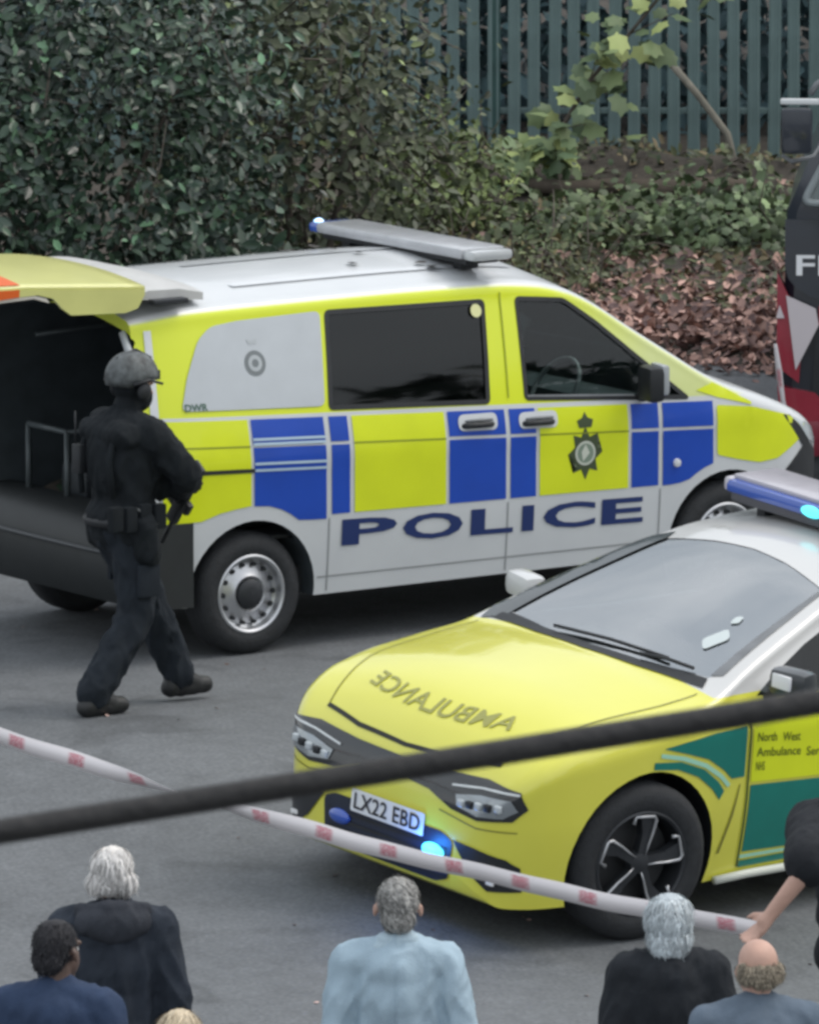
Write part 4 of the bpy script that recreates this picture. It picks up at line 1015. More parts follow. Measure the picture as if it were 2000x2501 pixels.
# wing mirror
bm = bmesh.new(); bm_box(bm, (-.83, 1.03, 1.195), (.13, .22, .14), Matrix.Rotation(R(12), 4, 'Z'), .045)
mi = from_bm('wing_mirror', bm, mat('mirror_dark', (.03, .035, .04), .3, coat=.6), car); smooth_by_angle(mi, 40)
box('mirror_badge', (-.762, 1.02, 1.205), (.02, .12, .07), mat('badge_white', (.75, .76, .78), .35), mi, .006)
tube('mirror_stalk', [(-.80, .88, 1.09), (-.82, .95, 1.13), (-.83, 1.0, 1.15)], .022, BLACK, mi)
bm = bmesh.new(); bm_box(bm, (-.96, -1.01, 1.19), (.13, .22, .13), Matrix.Rotation(R(-12), 4, 'Z'), .045)
mi = from_bm('wing_mirror', bm, mat('mirror_pale', (.55, .56, .56), .3, coat=.6), car); smooth_by_angle(mi, 40)
tube('mirror_stalk', [(-.92, -.86, 1.10), (-.94, -.92, 1.12), (-.96, -.97, 1.15)], .022, BLACK, mi)
# roof light bar
lb = bpy.data.objects.new('light_bar', None); COL.objects.link(lb); lb.parent = car; lb.location = (-2.06, 0, 1.635)
box('bar_base', (0, 0, .0), (.30, 1.14, .05), mat('bar_base_grey', (.08, .08, .09), .5), lb, .015)
bm = bmesh.new(); bm_box(bm, (.0, 0, .055), (.34, 1.20, .07), None, .03); o = from_bm('bar_lens', bm, BLAMP, lb); smooth_by_angle(o, 40)
bm = bmesh.new(); bm_box(bm, (-.02, 0, .098), (.30, 1.16, .03), None, .014); o = from_bm('bar_cover', bm, mat('bar_cover_grey', (.42, .40, .44), .35, coat=.5, var=.1), lb); smooth_by_angle(o, 40)
bm = bmesh.new(); bm_box(bm, (.0, -.585, .06), (.33, .06, .075), None, .025); o = from_bm('bar_end', bm, mat('bar_end_pale', (.5, .48, .52), .3, coat=.5), lb); smooth_by_angle(o, 40)
for y in (.02, .33):
    bm = bmesh.new(); bmesh.ops.create_uvsphere(bm, u_segments=16, v_segments=10, radius=1, matrix=Matrix.Translation((.165, y, .052)) @ Matrix.Diagonal((.02, .075, .03, 1)))
    from_bm('lit_lamp', bm, mat('lit_cyan', (.1, .5, .6), .3, emit=(.10, .75, .80), estr=1.2), lb)
for y in (-.4, .4): box('bar_foot', (0, y, -.06), (.2, .06, .10), BLACK, lb, .01)
text_patch('roof_code', '3 P K', lambda u, v: (-1.66 - v, -.46 + u), .16, .05, 'T', CB, mat('code_grey', (.42, .42, .40), .5), car, off=.004, mirror=False)
for ax in (0, -2.9):
    wl = wheel(car, (ax, .84, .39), .39, .22, 'alloy', 1); wr_ = wheel(car, (ax, -.84, .39), .39, .22, 'alloy', -1)
    if ax == 0: wl.rotation_euler.z += R(-9); wr_.rotation_euler.z += R(-9)
box('underside', (-1.45, 0, .235), (3.9, 1.2, .14), BLACK, car, .03)

# ------------------------------------------------------------------ fire engine
fe = thing('fire_engine', 'dark fire engine cab with red and white front at the right edge', 'fire engine', (3.52, 54.35, 0), R(-4))
RED = mat('fire_red', (.26, .010, .028), .35, coat=.5, var=.1)
NIGHT = mat('cab_dark', (.012, .017, .028), .35, coat=.4, var=.15)
FW = 1.25
bm = bmesh.new(); rows = []
for z_, hw, y0_ in ((.47, FW, 0), (1.0, FW, 0), (1.66, FW - .02, 0), (1.9, FW - .12, .03), (2.2, FW - .26, .10), (2.42, FW - .40, .18), (2.48, FW - .55, .30)):
    rows.append([bm.verts.new(v) for v in ((-hw, y0_ + .06, z_), (-hw + .06, y0_, z_), (hw - .06, y0_, z_), (hw, y0_ + .06, z_), (hw, 1.9, z_), (-hw, 1.9, z_))])
for a, b in zip(rows, rows[1:]):
    for i in range(6): bm.faces.new((a[i], a[(i + 1) % 6], b[(i + 1) % 6], b[i]))
bm.faces.new(rows[0][::-1]); bm.faces.new(rows[-1]); bmesh.ops.recalc_face_normals(bm, faces=bm.faces)
o = from_bm('cab', bm, NIGHT, fe); smooth_by_angle(o, 30)
bm = bmesh.new(); bm_box(bm, (.25, 4.6, 1.45), (2 * FW - .5, 5.2, 1.9), None, .05); o = from_bm('rear_body', bm, RED, fe); smooth_by_angle(o, 40)
box('chassis', (0, 3.8, .5), (2.0, 6.6, .4), BLACK, fe, .02)
bm = bmesh.new()
q = [(-FW + .12, 1.72), (FW - .12, 1.72), (FW - .46, 2.38), (-FW + .46, 2.38)]
def scr(z): return -.014 + float(np.interp(z, (1.66, 1.9, 2.2, 2.42), (0, .03, .10, .18)))
bm.faces.new([bm.verts.new((x, scr(z), z)) for x, z in round_poly(q, .06)]); bmesh.ops.solidify(bm, geom=bm.faces[:], thickness=.01)
from_bm('windscreen', bm, mat('engine_glass', (.05, .075, .075), .08, coat=1), fe, False)
tube('windscreen_surround', [(x, scr(z) - .004, z) for x, z in round_poly(q, .06)], .026, mat('surround_grey', (.22, .25, .26), .4), fe, 6, True)
# dark name panel with curved lower edge
bm = bmesh.new(); pn = [(-FW + .01, 1.62), (-FW + .01, 1.34)] + [(-FW + .01 + .30 * (1 - math.cos(R(a))), 1.34 - .22 * math.sin(R(a))) for a in (20, 40, 60, 80, 90)]
pn = pn + [(-x, z) for x, z in reversed(pn)]
c_ = prism(pn, 'y', -.03, 0, 0); bm.free(); c_.name = 'name_panel'; c_.parent = fe; c_.data.materials.clear(); c_.data.materials.append(NIGHT)
bm = text_bm('FIRE', .50, .125, .015)
for v in bm.verts: v.co = Vector((-1.17 + v.co.x, -.036, 1.28 + v.co.y))
from_bm('lettering', bm, mat('letter_white', (.75, .76, .78), .4), fe, False)
def fplate(nm, poly, y0, y1, m):
    c_ = prism(poly, 'y', y0, y1, 0); c_.name = nm; c_.parent = fe; c_.data.materials.clear(); c_.data.materials.append(m); return c_
FWH = mat('engine_white', (.55, .50, .52), .4, coat=.3)
for s in (-1, 1):
    fplate('corner_panel', [(s * (FW + .035), 1.30), (s * (FW - .03), 1.16), (s * (FW - .13), 1.04), (s * (FW - .10), .62), (s * (FW + .035), .72)], -.045, .12, RED)
    fplate('corner_flash', [(s * (FW - .02), 1.16), (s * (FW - .20), 1.08), (s * (FW - .22), .98), (s * (FW - .08), .70)], -.058, -.047, FWH)
    fplate('corner_marker', [(s * (FW + .04), 1.02), (s * (FW + .02), 1.10), (s * (FW - .01), 1.02)], -.06, -.046, FWH)
    fplate('corner_panel', [(s * (FW + .03), .60), (s * (FW - .20), .56), (s * (FW - .36), .40), (s * (FW - .34), .18), (s * (FW - .0), .20)], -.05, .1, RED)
fplate('bonnet_strip', [(-FW + .22, 1.09), (FW - .22, 1.09), (FW - .22, .98), (-FW + .22, .98)], -.05, 0, mat('strip_red', (.34, .02, .05), .4))
fplate('grille', [(-FW + .20, .965), (FW - .20, .965), (FW - .18, .42), (-FW + .18, .42)], -.04, 0, BLACK)
for k_ in range(4): fplate('grille_slat', [(-FW + .26, .88 - .11 * k_), (FW - .26, .88 - .11 * k_), (FW - .26, .865 - .11 * k_), (-FW + .26, .865 - .11 * k_)], -.055, -.041, mat('slat_grey', (.06, .075, .08), .5))
bm = bmesh.new(); bm_box(bm, (0, .12, .28), (2 * FW - .1, .36, .24), None, .05); o = from_bm('front_bumper', bm, mat('bumper_red', (.20, .014, .03), .4, coat=.3), fe); smooth_by_angle(o, 40)
fplate('skid_panel', [(-FW + .25, .40), (FW - .25, .40), (FW - .30, .20), (-FW + .30, .20)], -.075, -.061, mat('skid_dark', (.035, .045, .05), .5))
box('mirror_arm_cap', (-FW + .10, -.18, 2.36), (.24, .05, .035), mat('mirror_white', (.6, .62, .63), .4), fe, .012)
tube('mirror_arm', [(-FW + .16, -.12, 2.40), (-FW + .20, -.14, 2.46), (-FW + .26, -.12, 2.50), (-FW + .40, .1, 2.46)], .02, GREYTRIM, fe, 6)
bm = bmesh.new(); bm_box(bm, (-FW + .08, -.16, 2.18), (.19, .10, .28), None, .03); o = from_bm('wing_mirror', bm, NIGHT, fe); smooth_by_angle(o, 40)
tube('mirror_arm', [(-FW - .01, -.14, 2.03), (-FW + .05, -.15, 1.99), (-FW + .18, -.05, 2.01), (-FW + .30, .05, 2.18)], .014, GREYTRIM, fe, 6)
tube('wiper', [(-FW + .25, -.045, 1.70), (-FW + .6, -.05, 1.76), (-FW + 1.0, -.045, 1.76)], .012, BLACK, fe, 6)
for s in (-1, 1):
    wheel(fe, (s * (FW - .14), 1.3, .48), .48, .28, 'steel', s) .rotation_euler = (0, 0, R(90) * s)
    wheel(fe, (s * (FW - .14), 5.2, .48), .48, .28, 'steel', s) .rotation_euler = (0, 0, R(90) * s)

# ------------------------------------------------------------------ people
def capsule(bm, p0, r0, p1, r1, n=14, h=4, sx=1., sxaxis=None):
    p0 = Vector(p0); p1 = Vector(p1); ax = p1 - p0
    if ax.length < 1e-6: ax = Vector((0, 0, 1e-4))
    t = ax.normalized(); up = Vector((1, 0, 0)) if abs(t.x) < .8 else Vector((0, 1, 0))
    u = up - t * up.dot(t); u.normalize(); w = t.cross(u)
    rings = []
    for i in range(1, h + 1):
        a = math.pi / 2 * (i / h - 1); rings.append((p0 + t * r0 * math.sin(a), r0 * math.cos(a)))
    for i in range(h):
        a = math.pi / 2 * (i / h); rings.append((p1 + t * r1 * math.sin(a), r1 * math.cos(a)))
    vs_ = [[bm.verts.new(c + (u * math.cos(2 * math.pi * k / n) * sx + w * math.sin(2 * math.pi * k / n)) * r) for k in range(n)] for c, r in rings]
    b = bm.verts.new(p0 - t * r0); e = bm.verts.new(p1 + t * r1)
    for k in range(n): bm.faces.new((b, vs_[0][(k + 1) % n], vs_[0][k])); bm.faces.new((e, vs_[-1][k], vs_[-1][(k + 1) % n]))
    for a, c in zip(vs_, vs_[1:]):
        for k in range(n): bm.faces.new((a[k], a[(k + 1) % n], c[(k + 1) % n], c[k]))
def ellip(bm, c, r, rot=None, n=18):
    M = Matrix.Translation(c)
    if rot is not None: M = M @ rot
    bmesh.ops.create_uvsphere(bm, u_segments=n, v_segments=n // 2 + 2, radius=1, matrix=M @ Matrix.Diagonal((*r, 1)))
def fuse(name, prims, m, parent, voxel=.012, smooth_it=6, fold=0., fscale=(9, 9, 3), seed=0., infl=0.):
    bm = bmesh.new()
    for p in prims:
        if p[0] == 'c': capsule(bm, p[1], p[2] + infl, p[3], p[4] + infl, sx=(p[5] if len(p) > 5 else 1.))
        else: ellip(bm, p[1], [r + infl for r in p[2]], p[3] if len(p) > 3 else None)
    o = from_bm(name, bm, m, parent)
    md = o.modifiers.new('r', 'REMESH'); md.mode = 'VOXEL'; md.voxel_size = voxel; md.use_smooth_shade = True
    ms = o.modifiers.new('s', 'SMOOTH'); ms.iterations = smooth_it; ms.factor = .5
    dg = bpy.context.evaluated_depsgraph_get()
    me = bpy.data.meshes.new_from_object(o.evaluated_get(dg)); o.modifiers.clear(); old = o.data; o.data = me; bpy.data.meshes.remove(old)
    if fold:
        n = len(me.vertices); co = np.empty(n * 3); me.vertices.foreach_get('co', co); co = co.reshape(-1, 3)
        no = np.empty(n * 3); me.vertices.foreach_get('normal', no); no = no.reshape(-1, 3)
        def fold_h(c):
            a = noise.noise(Vector((c[0] * fscale[0] + seed, c[1] * fscale[1], c[2] * fscale[2])))
            b = noise.noise(Vector((c[0] * fscale[0] * 1.5 + seed + c[2] * 5 * math.copysign(1, c[0]), c[1] * 12, c[2] * fscale[2] * 1.6 + 9)))
            e = noise.noise(Vector((c[0] * fscale[0] * 2.6 - c[2] * 7, c[1] * 22 + seed, c[2] * fscale[2] * 2.6)))
            return .35 * a + 1.1 * (.45 - abs(b) * 1.6) + .5 * (.4 - abs(e) * 1.5)
        dsp = np.array([fold_h(c) for c in co])
        co += no * (dsp * fold)[:, None]; me.vertices.foreach_set('co', co.ravel()); me.update()
    me.polygons.foreach_set('use_smooth', [True] * len(me.polygons))
    return o
SKIN = mat('skin_pale', (.52, .32, .25), .55, var=.12, vscale=14)
SKIN_D = mat('skin_dark', (.10, .062, .048), .5, var=.15, vscale=14)
def limb(a, b, c, r): return [('c', a, r[0], b, r[1]), ('c', b, r[1], c, r[2])]
def hand(w, d, s, palmn, curl=.25):
    """palm at w pointing along d; s = direction of the thumb side"""
    w = Vector(w); d = Vector(d).normalized(); s = Vector(s); s = (s - d * s.dot(d)).normalized(); n = d.cross(s) * palmn
    P = [('c', w, .026, w + d * .045, .032), ('c', w + d * .05 + s * .022, .017, w + d * .085 + s * .03, .014), ('c', w + d * .05 - s * .022, .017, w + d * .085 - s * .03, .014), ('c', w + d * .05, .02, w + d * .09, .017)]
    for i, (o_, L) in enumerate(((.034, .07), (.012, .08), (-.012, .075), (-.034, .058))):
        k = w + d * .09 + s * o_; m1 = k + (d * math.cos(curl) + n * math.sin(curl)) * L * .5; e = m1 + (d * math.cos(curl * 2.5) + n * math.sin(curl * 2.5)) * L * .5
        P += [('c', k, .0095, m1, .009), ('c', m1, .009, e, .0075)]
    t0 = w + d * .03 + s * .03; t1 = t0 + (d * .6 + s * .7 + n * .3).normalized() * .045; t2 = t1 + (d * .9 + s * .25 + n * .3).normalized() * .035
    P += [('c', t0, .014, t1, .011), ('c', t1, .011, t2, .009)]
    return P
DEF = dict(hipL=(-.09, 0, .92), kneeL=(-.10, .02, .50), ankL=(-.11, -.02, .09), hipR=(.09, 0, .92), kneeR=(.10, .02, .50), ankR=(.11, -.02, .09),
           shL=(-.195, 0, 1.43), elL=(-.262, -.035, 1.15), wrL=(-.258, .06, .90), shR=(.195, 0, 1.43), elR=(.262, -.035, 1.15), wrR=(.258, .06, .90), lean=0.)
def head_prims(hc, yaw, pitch=0.):
    Rm = Matrix.Rotation(yaw, 4, 'Z') @ Matrix.Rotation(pitch, 4, 'X')
    def T(p): return Vector(hc) + Rm @ (Vector(p) * HS)
    HS = 1.12
    P = [('e', T((0, -.012, .03)), (.077, .097, .088), Rm), ('e', T((0, .03, -.035)), (.062, .068, .075), Rm), ('c', T((0, .055, -.085)), .026, T((0, .07, -.09)), .022),
         ('c', T((0, .088, .01)), .010, T((0, .108, -.028)), .014), ('c', T((-.03, .085, .022)), .012, T((.03, .085, .022)), .012),
         ('c', T((-.02, .088, -.058)), .008, T((.02, .088, -.058)), .008)]
    for s in (-1, 1):
        P += [('e', T((s * .080, -.008, -.005)), (.009, .018, .030), Rm @ Matrix.Rotation(s * .3, 4, 'Z'))]
    return P, T, Rm
def strands(name, h, n, L, m, flow, wid=.004, seed=3):
    """short ribbons of hair rooted all over the hair surface h"""
    g = np.random.default_rng(seed); me0 = h.data; V = []; F = []; TT = []
    cen = [p.center.copy() for p in me0.polygons]; nor = [p.normal.copy() for p in me0.polygons]
    zc = sum((c.z for c in cen)) / len(cen); xc = sum((c.x for c in cen)) / len(cen); yc = sum((c.y for c in cen)) / len(cen)
    for i in g.integers(0, len(cen), n):
        d_ = nor[i]
        if d_.z > .88 or d_.z < -.8: continue
        p = cen[i] + Vector(g.normal(size=3)) * .003
        rel = Vector((p.x - xc, p.y - yc, p.z - zc))
        tdir = Vector(flow(rel / .1)) + Vector(g.normal(size=3)) * .25; tdir = (tdir - d_ * tdir.dot(d_) * .95).normalized()
        s_ = tdir.cross(d_).normalized() * wid * g.uniform(.5, 1.3); ln = L * g.uniform(.5, 1.2); b = len(V)
        lift = .014 * g.uniform() ** 4; tv_ = .70 + .4 * g.uniform() + .45 * noise.noise(Vector((p.x * 45, p.y * 45, p.z * 12)))
        for k in range(4):
            t = k / 3; q = p + tdir * ln * t + d_ * (.004 * math.sin(t * 2.6) - .30 * ln * t * t + lift * t); w_ = 1 - t * .75
            V += [tuple(q - s_ * w_), tuple(q + s_ * w_)]; TT += [tv_, tv_]
        F += [(b, b + 1, b + 3, b + 2), (b + 2, b + 3, b + 5, b + 4), (b + 4, b + 5, b + 7, b + 6)]
    me = bpy.data.meshes.new(name); me.from_pydata(V, [], F)
    a = me.color_attributes.new('tint', 'FLOAT_COLOR', 'POINT'); a.data.foreach_set('color', np.repeat(np.array(TT)[:, None], 4, 1).ravel())
    return link_mesh(name, me, m, h)
def cloth(name, col, rough=.85, var=.18, vs_=9): return mat(name, col, rough, var=var, vscale=vs_, bump=.25, bscale=120, spec=.2)
def person(label, loc, yaw, H, top, topname, legs, shoes, skin=SKIN, J=None, head_yaw=0., head_pitch=0., infl=.016, sleeve=1., sh_w=1., fold=.009, belly=0., gloves=None, extra_top=None, collar=None, seed=0., hair=None, handsides=None, leg_infl=.010):
    j = dict(DEF); j.update(J or {}); j = {k: (Vector((v[0] * (sh_w if k[:2] in ('sh', 'el', 'wr') else 1), v[1], v[2])) if k != 'lean' else v) for k, v in j.items()}
    p = thing('person', label, 'person', loc, yaw); p.scale = (H / 1.76,) * 3
    hc = Vector((0, .02, 1.635))
    if 'head' in (J or {}): hc = Vector(J['head'])
    HP, T, Rm = head_prims(hc, head_yaw, head_pitch)
    tors = [('e', (0, -.01, 1.29), (.165 * sh_w, .115, .20)), ('e', (0, -.02, 1.40), (.15 * sh_w, .10, .10)), ('c', j['shL'] + Vector((.05, 0, -.01)), .072, j['shR'] + Vector((-.05, 0, -.01)), .072),
            ('e', (0, .0, 1.10), (.145, .11 + belly * .5, .17)), ('e', (0, .02 + belly * .4, 1.08), (.13 + belly, .10 + belly, .13)), ('e', (0, -.01, .96), (.165, .12, .13)), ('c', (0, -.01, 1.44), .075, (0, 0, 1.50), .058),
            ('c', (-.03, -.015, 1.485), .05, j['shL'] + Vector((.01, -.005, .0)), .058), ('c', (.03, -.015, 1.485), .05, j['shR'] + Vector((-.01, -.005, .0)), .058),
            ('c', (-.11 * sh_w, -.01, 1.36), .075, (-.085, -.01, 1.02), .07), ('c', (.11 * sh_w, -.01, 1.36), .075, (.085, -.01, 1.02), .07)]
    neck = [('c', (0, -.005, 1.47), .056, hc + Vector((0, -.02, -.06)), .052)]
    arms = limb(j['shL'], j['elL'], j['wrL'], (.054, .042, .029)) + limb(j['shR'], j['elR'], j['wrR'], (.054, .042, .029))
    legp = limb(j['hipL'], j['kneeL'], j['ankL'], (.088, .058, .042)) + limb(j['hipR'], j['kneeR'], j['ankR'], (.088, .058, .042))
    hd = []
    for s, k in ((-1, 'L'), (1, 'R')):
        d_ = j['wr' + k] - j['el' + k]
        hd += hand(j['wr' + k], d_, (0, 1, .15) if not handsides else handsides.get(k, (0, 1, .15)), s)
    feet = []
    for k in 'LR':
        a = j['ank' + k]; fd = Vector(j.get('foot' + k, (0, 1, 0))).normalized()
        feet += [('c', a + Vector((0, 0, -.045)) - fd * .03, .036, a + fd * .13 + Vector((0, 0, -.055)), .03), ('c', a + fd * .05 + Vector((0, 0, -.03)), .04, a + fd * .02, .04)]
    fuse('body', HP + neck + tors + arms + legp + hd + feet, skin, p, .0105, 3)
    for s in (-1, 1):
        e = bmesh.new(); bmesh.ops.create_uvsphere(e, u_segments=10, v_segments=8, radius=.010, matrix=Matrix.Translation(T((s * .030, .064, .003))))
        from_bm('eye', e, mat('eye_white', (.6, .6, .58), .3), p)
    if handsides is None or True:
        ar = []
        for k in 'LR':
            S0, E0, W0 = j['sh' + k], j['el' + k], j['wr' + k]
            sl = sleeve if not isinstance(sleeve, dict) else sleeve[k]
            if sl >= 1: ar += [('c', S0, .060, E0, .05), ('c', E0, .05, W0 - (W0 - E0) * .02, .040)]
            else: ar += [('c', S0, .062, S0.lerp(E0, sl), .058)]
        tt = [t for t in tors] + [('c', (-.10, -.01, .93), .085, (.10, -.01, .93), .085)] + ar + (extra_top or [])
        if gloves: fuse('gloves', hd, gloves, p, .008, 2, infl=.007)
        o = fuse(topname, tt, top, p, .0105, 6, fold, seed=seed, infl=infl)
    fuse('trousers', [('e', (0, -.01, .95), (.165, .12, .13))] + limb(j['hipL'], j['kneeL'], j['ankL'] + Vector((0, 0, .02)), (.094, .068, .058)) + limb(j['hipR'], j['kneeR'], j['ankR'] + Vector((0, 0, .02)), (.094, .068, .058)), legs, p, .012, 4, .008 + leg_infl * .35, infl=leg_infl, seed=seed + 3)
    for k in 'LR':
        a = j['ank' + k]; fd = Vector(j.get('foot' + k, (0, 1, 0))).normalized()
        fuse('shoe', [('c', a + Vector((0, 0, -.047)) - fd * .045, .045, a + fd * .15 + Vector((0, 0, -.054)), .038), ('c', a + Vector((0, 0, -.01)), .048, a + fd * .04 + Vector((0, 0, -.03)), .045), ('c', a + Vector((0, 0, .06)), .047, a, .05)], shoes, p, .010, 3)
    return p, T, Rm
def add_hair(p, T, Rm, m, ms=None, cap=(.084, .104, .096), off=(0, -.022, .036), extra=(), n=2600, L=.05, flow=lambda d_: (d_.x * .3, -.3, -1), wid=.0035, low=-.55, seed=3, fold=.004):
    pr = [('e', T(off), cap, Rm)] + [(q[0], T(q[1]), q[2], Rm) for q in extra]
    h = fuse('hair', pr, m, p, .009, 9, fold, (40, 40, 26), seed)
    strands('hair_strands', h, n, L, ms or m, flow, wid, seed)
    return h
GZ = ground_z(36)
NAVYJ = cloth('navy_jacket', (.030, .037, .050)); DARKT = cloth('dark_trousers', (.025, .028, .034)); SHOE = mat('shoe_black', (.015, .015, .016), .5, var=.2)
JEAN = cloth('jeans_blue', (.05, .07, .12))

# white-haired onlooker in a hooded navy jacket
hood = []
p, T, Rm = person('white-haired person in a dark hooded jacket, left of the road', (-1.205, 35.9, ground(-1.205, 35)), R(4), 1.73, NAVYJ, 'jacket', DARKT, SHOE, head_yaw=R(-4), head_pitch=R(-6), infl=.024, sh_w=.97, extra_top=hood, fold=.015, seed=1.)
fuse('hood', [('e', (0, -.125, 1.47), (.125, .06, .085)), ('c', (-.13, -.06, 1.515), .032, (-.02, -.135, 1.535), .034), ('c', (.13, -.06, 1.515), .032, (.02, -.135, 1.535), .034), ('c', (-.13, -.06, 1.51), .030, (-.09, .07, 1.49), .026), ('c', (.13, -.06, 1.51), .030, (.09, .07, 1.49), .026), ('e', (-.10, -.10, 1.47), (.06, .05, .06)), ('e', (.10, -.10, 1.47), (.06, .05, .06))], cloth('hood_dark', (.038, .042, .052)), p, .009, 4, .008, seed=5.)
WH = mat('hair_white', (.66, .63, .60), .7, var=.12, vscale=40); WH2 = mat('hair_white_strand', (.74, .72, .70), .6, var=.1, vscale=60, tint=True)
add_hair(p, T, Rm, WH, WH2, extra=[('e', (-.05, -.045, -.012), (.045, .062, .05)), ('e', (.05, -.045, -.012), (.045, .062, .05)), ('e', (0, -.06, -.005), (.068, .05, .06))], n=4200, L=.05)
# dark-haired onlooker at lower left
p, T, Rm = person('dark-haired person in a navy top at the lower left corner', (-1.365, 34.25, ground(-1.365, 35)), R(-12), 1.77, cloth('navy_top', (.035, .055, .105)), 'top', DARKT, SHOE, skin=SKIN_D, head_yaw=R(-22), infl=.015, sh_w=.96, fold=.012, seed=2.)
add_hair(p, T, Rm, mat('hair_black', (.014, .014, .018), .8, var=.3, vscale=40), cap=(.082, .102, .094), n=1500, L=.015, extra=[('e', (0, -.06, -.02), (.07, .055, .06))], wid=.003)
# blond head at the bottom edge
p, T, Rm = person('blond-haired person at the bottom edge beside the hooded jacket', (-.868, 33.3, ground(-.868, 35)), R(0), 1.62, cloth('beige_top', (.30, .27, .22)), 'top', DARKT, SHOE, infl=.016, seed=4.)
add_hair(p, T, Rm, mat('hair_blond', (.52, .43, .30), .6, var=.25, vscale=50), mat('hair_blond_strand', (.60, .50, .35), .5, var=.3, vscale=70, tint=True), cap=(.088, .106, .096), extra=[('e', (0, -.07, -.06), (.085, .06, .12)), ('e', (0, -.07, -.14), (.075, .05, .08))], n=3000, L=.09)
# grey-haired man in the pale blue shirt
coll = [('c', (-.055, -.045, 1.525), .028, (.055, -.045, 1.525), .028), ('c', (-.06, -.04, 1.525), .026, (-.055, .045, 1.51), .022), ('c', (.06, -.04, 1.525), .026, (.055, .045, 1.51), .022), ('c', (-.08, -.055, 1.495), .024, (.08, -.055, 1.495), .024)]
SHIRT = cloth('pale_blue_shirt', (.36, .47, .55), .8, .10, 7)
p, T, Rm = person('grey-haired man in a pale blue shirt below the ambulance car', (-.046, 35.0, ground(-.046, 35)), R(-2), 1.79, SHIRT, 'shirt', JEAN, SHOE, infl=.016, sh_w=.95, fold=.016, seed=6.)
fuse('collar', coll, cloth('collar_blue', (.42, .53, .60)), p, .008, 3, .003)
add_hair(p, T, Rm, mat('hair_grey', (.22, .215, .20), .7, var=.35, vscale=45), mat('hair_grey_strand', (.36, .355, .34), .6, var=.45, vscale=60, tint=True), cap=(.079, .099, .091), n=4200, L=.032, extra=[('e', (0, -.065, -.02), (.066, .045, .055))], flow=lambda d_: (.6, -.3, -.8))
# grey bobbed hair, black coat
p, T, Rm = person('person with a silver-grey bob in a black coat beside the front wheel', (1.037, 35.4, ground(1.037, 35)), R(5), 1.64, cloth('black_coat', (.022, .025, .030)), 'coat', DARKT, SHOE, infl=.022, sh_w=.95, belly=.02, fold=.014, seed=8.)
add_hair(p, T, Rm, mat('hair_silver', (.40, .45, .48), .65, var=.3, vscale=35), mat('hair_silver_strand', (.58, .64, .67), .5, var=.3, vscale=60, tint=True), cap=(.102, .116, .108), off=(0, -.026, .025), extra=[('e', (0, -.035, -.045), (.100, .095, .075)), ('e', (0, -.06, -.075), (.088, .06, .05))], n=7000, L=.055, wid=.003, flow=lambda d_: (d_.x * .12, -.1, -1.2))
# balding man at lower right
p, T, Rm = person('balding man in a blue-grey top in front of the person in black', (1.345, 34.1, ground(1.345, 35)), R(8), 1.73, cloth('bluegrey_top', (.12, .155, .20)), 'top', DARKT, SHOE, head_yaw=R(10), head_pitch=R(-8), infl=.018, seed=9.)
hr = fuse('hair', [('e', T((-.058, -.030, -.010)), (.028, .064, .046), Rm), ('e', T((.058, -.030, -.010)), (.028, .064, .046), Rm), ('e', T((0, -.070, -.018)), (.066, .044, .055), Rm)], mat('hair_sandy', (.20, .165, .12), .8, var=.3, vscale=40), p, .009, 2, .004, (40, 40, 26), 2.)
strands('hair_strands', hr, 2200, .022, mat('hair_sandy_strand', (.28, .24, .18), .7, var=.3, vscale=60, tint=True), lambda d_: (0, -.2, -1), .003)
# person in black at the right edge, bare forearm holding the tape
PBX, PBY = 1.955, 37.35
GZ = ground(PBX, PBY)
sc_ = 1.90 / 1.76
def loc_of(w): return ((w[0] - PBX) / sc_, (w[1] - PBY) / sc_, (w[2] - GZ) / sc_)
HAND_W = (1.462, 36.92, .838)
p, T, Rm = person('person in black at the right edge, bare forearm reaching down to hold the tape', (PBX, PBY, GZ), 0, 1.90, cloth('black_tshirt', (.020, .022, .026)), 'top', DARKT, SHOE, sh_w=1.2, infl=.045, belly=.05, sleeve=dict(L=.90, R=.5), seed=11., head_yaw=R(10),
    J=dict(elL=tuple(np.array(loc_of((1.668, 36.90, 1.12))) / np.array([1.2, 1, 1])), wrL=tuple(np.array(loc_of((1.512, 36.92, .915))) / np.array([1.2, 1, 1]))), handsides=dict(L=(.2, .5, .8)))
add_hair(p, T, Rm, MATS['hair_black'], cap=(.082, .102, .094), n=1200, L=.02, extra=[('e', (0, -.06, -.02), (.07, .055, .06))], wid=.003)

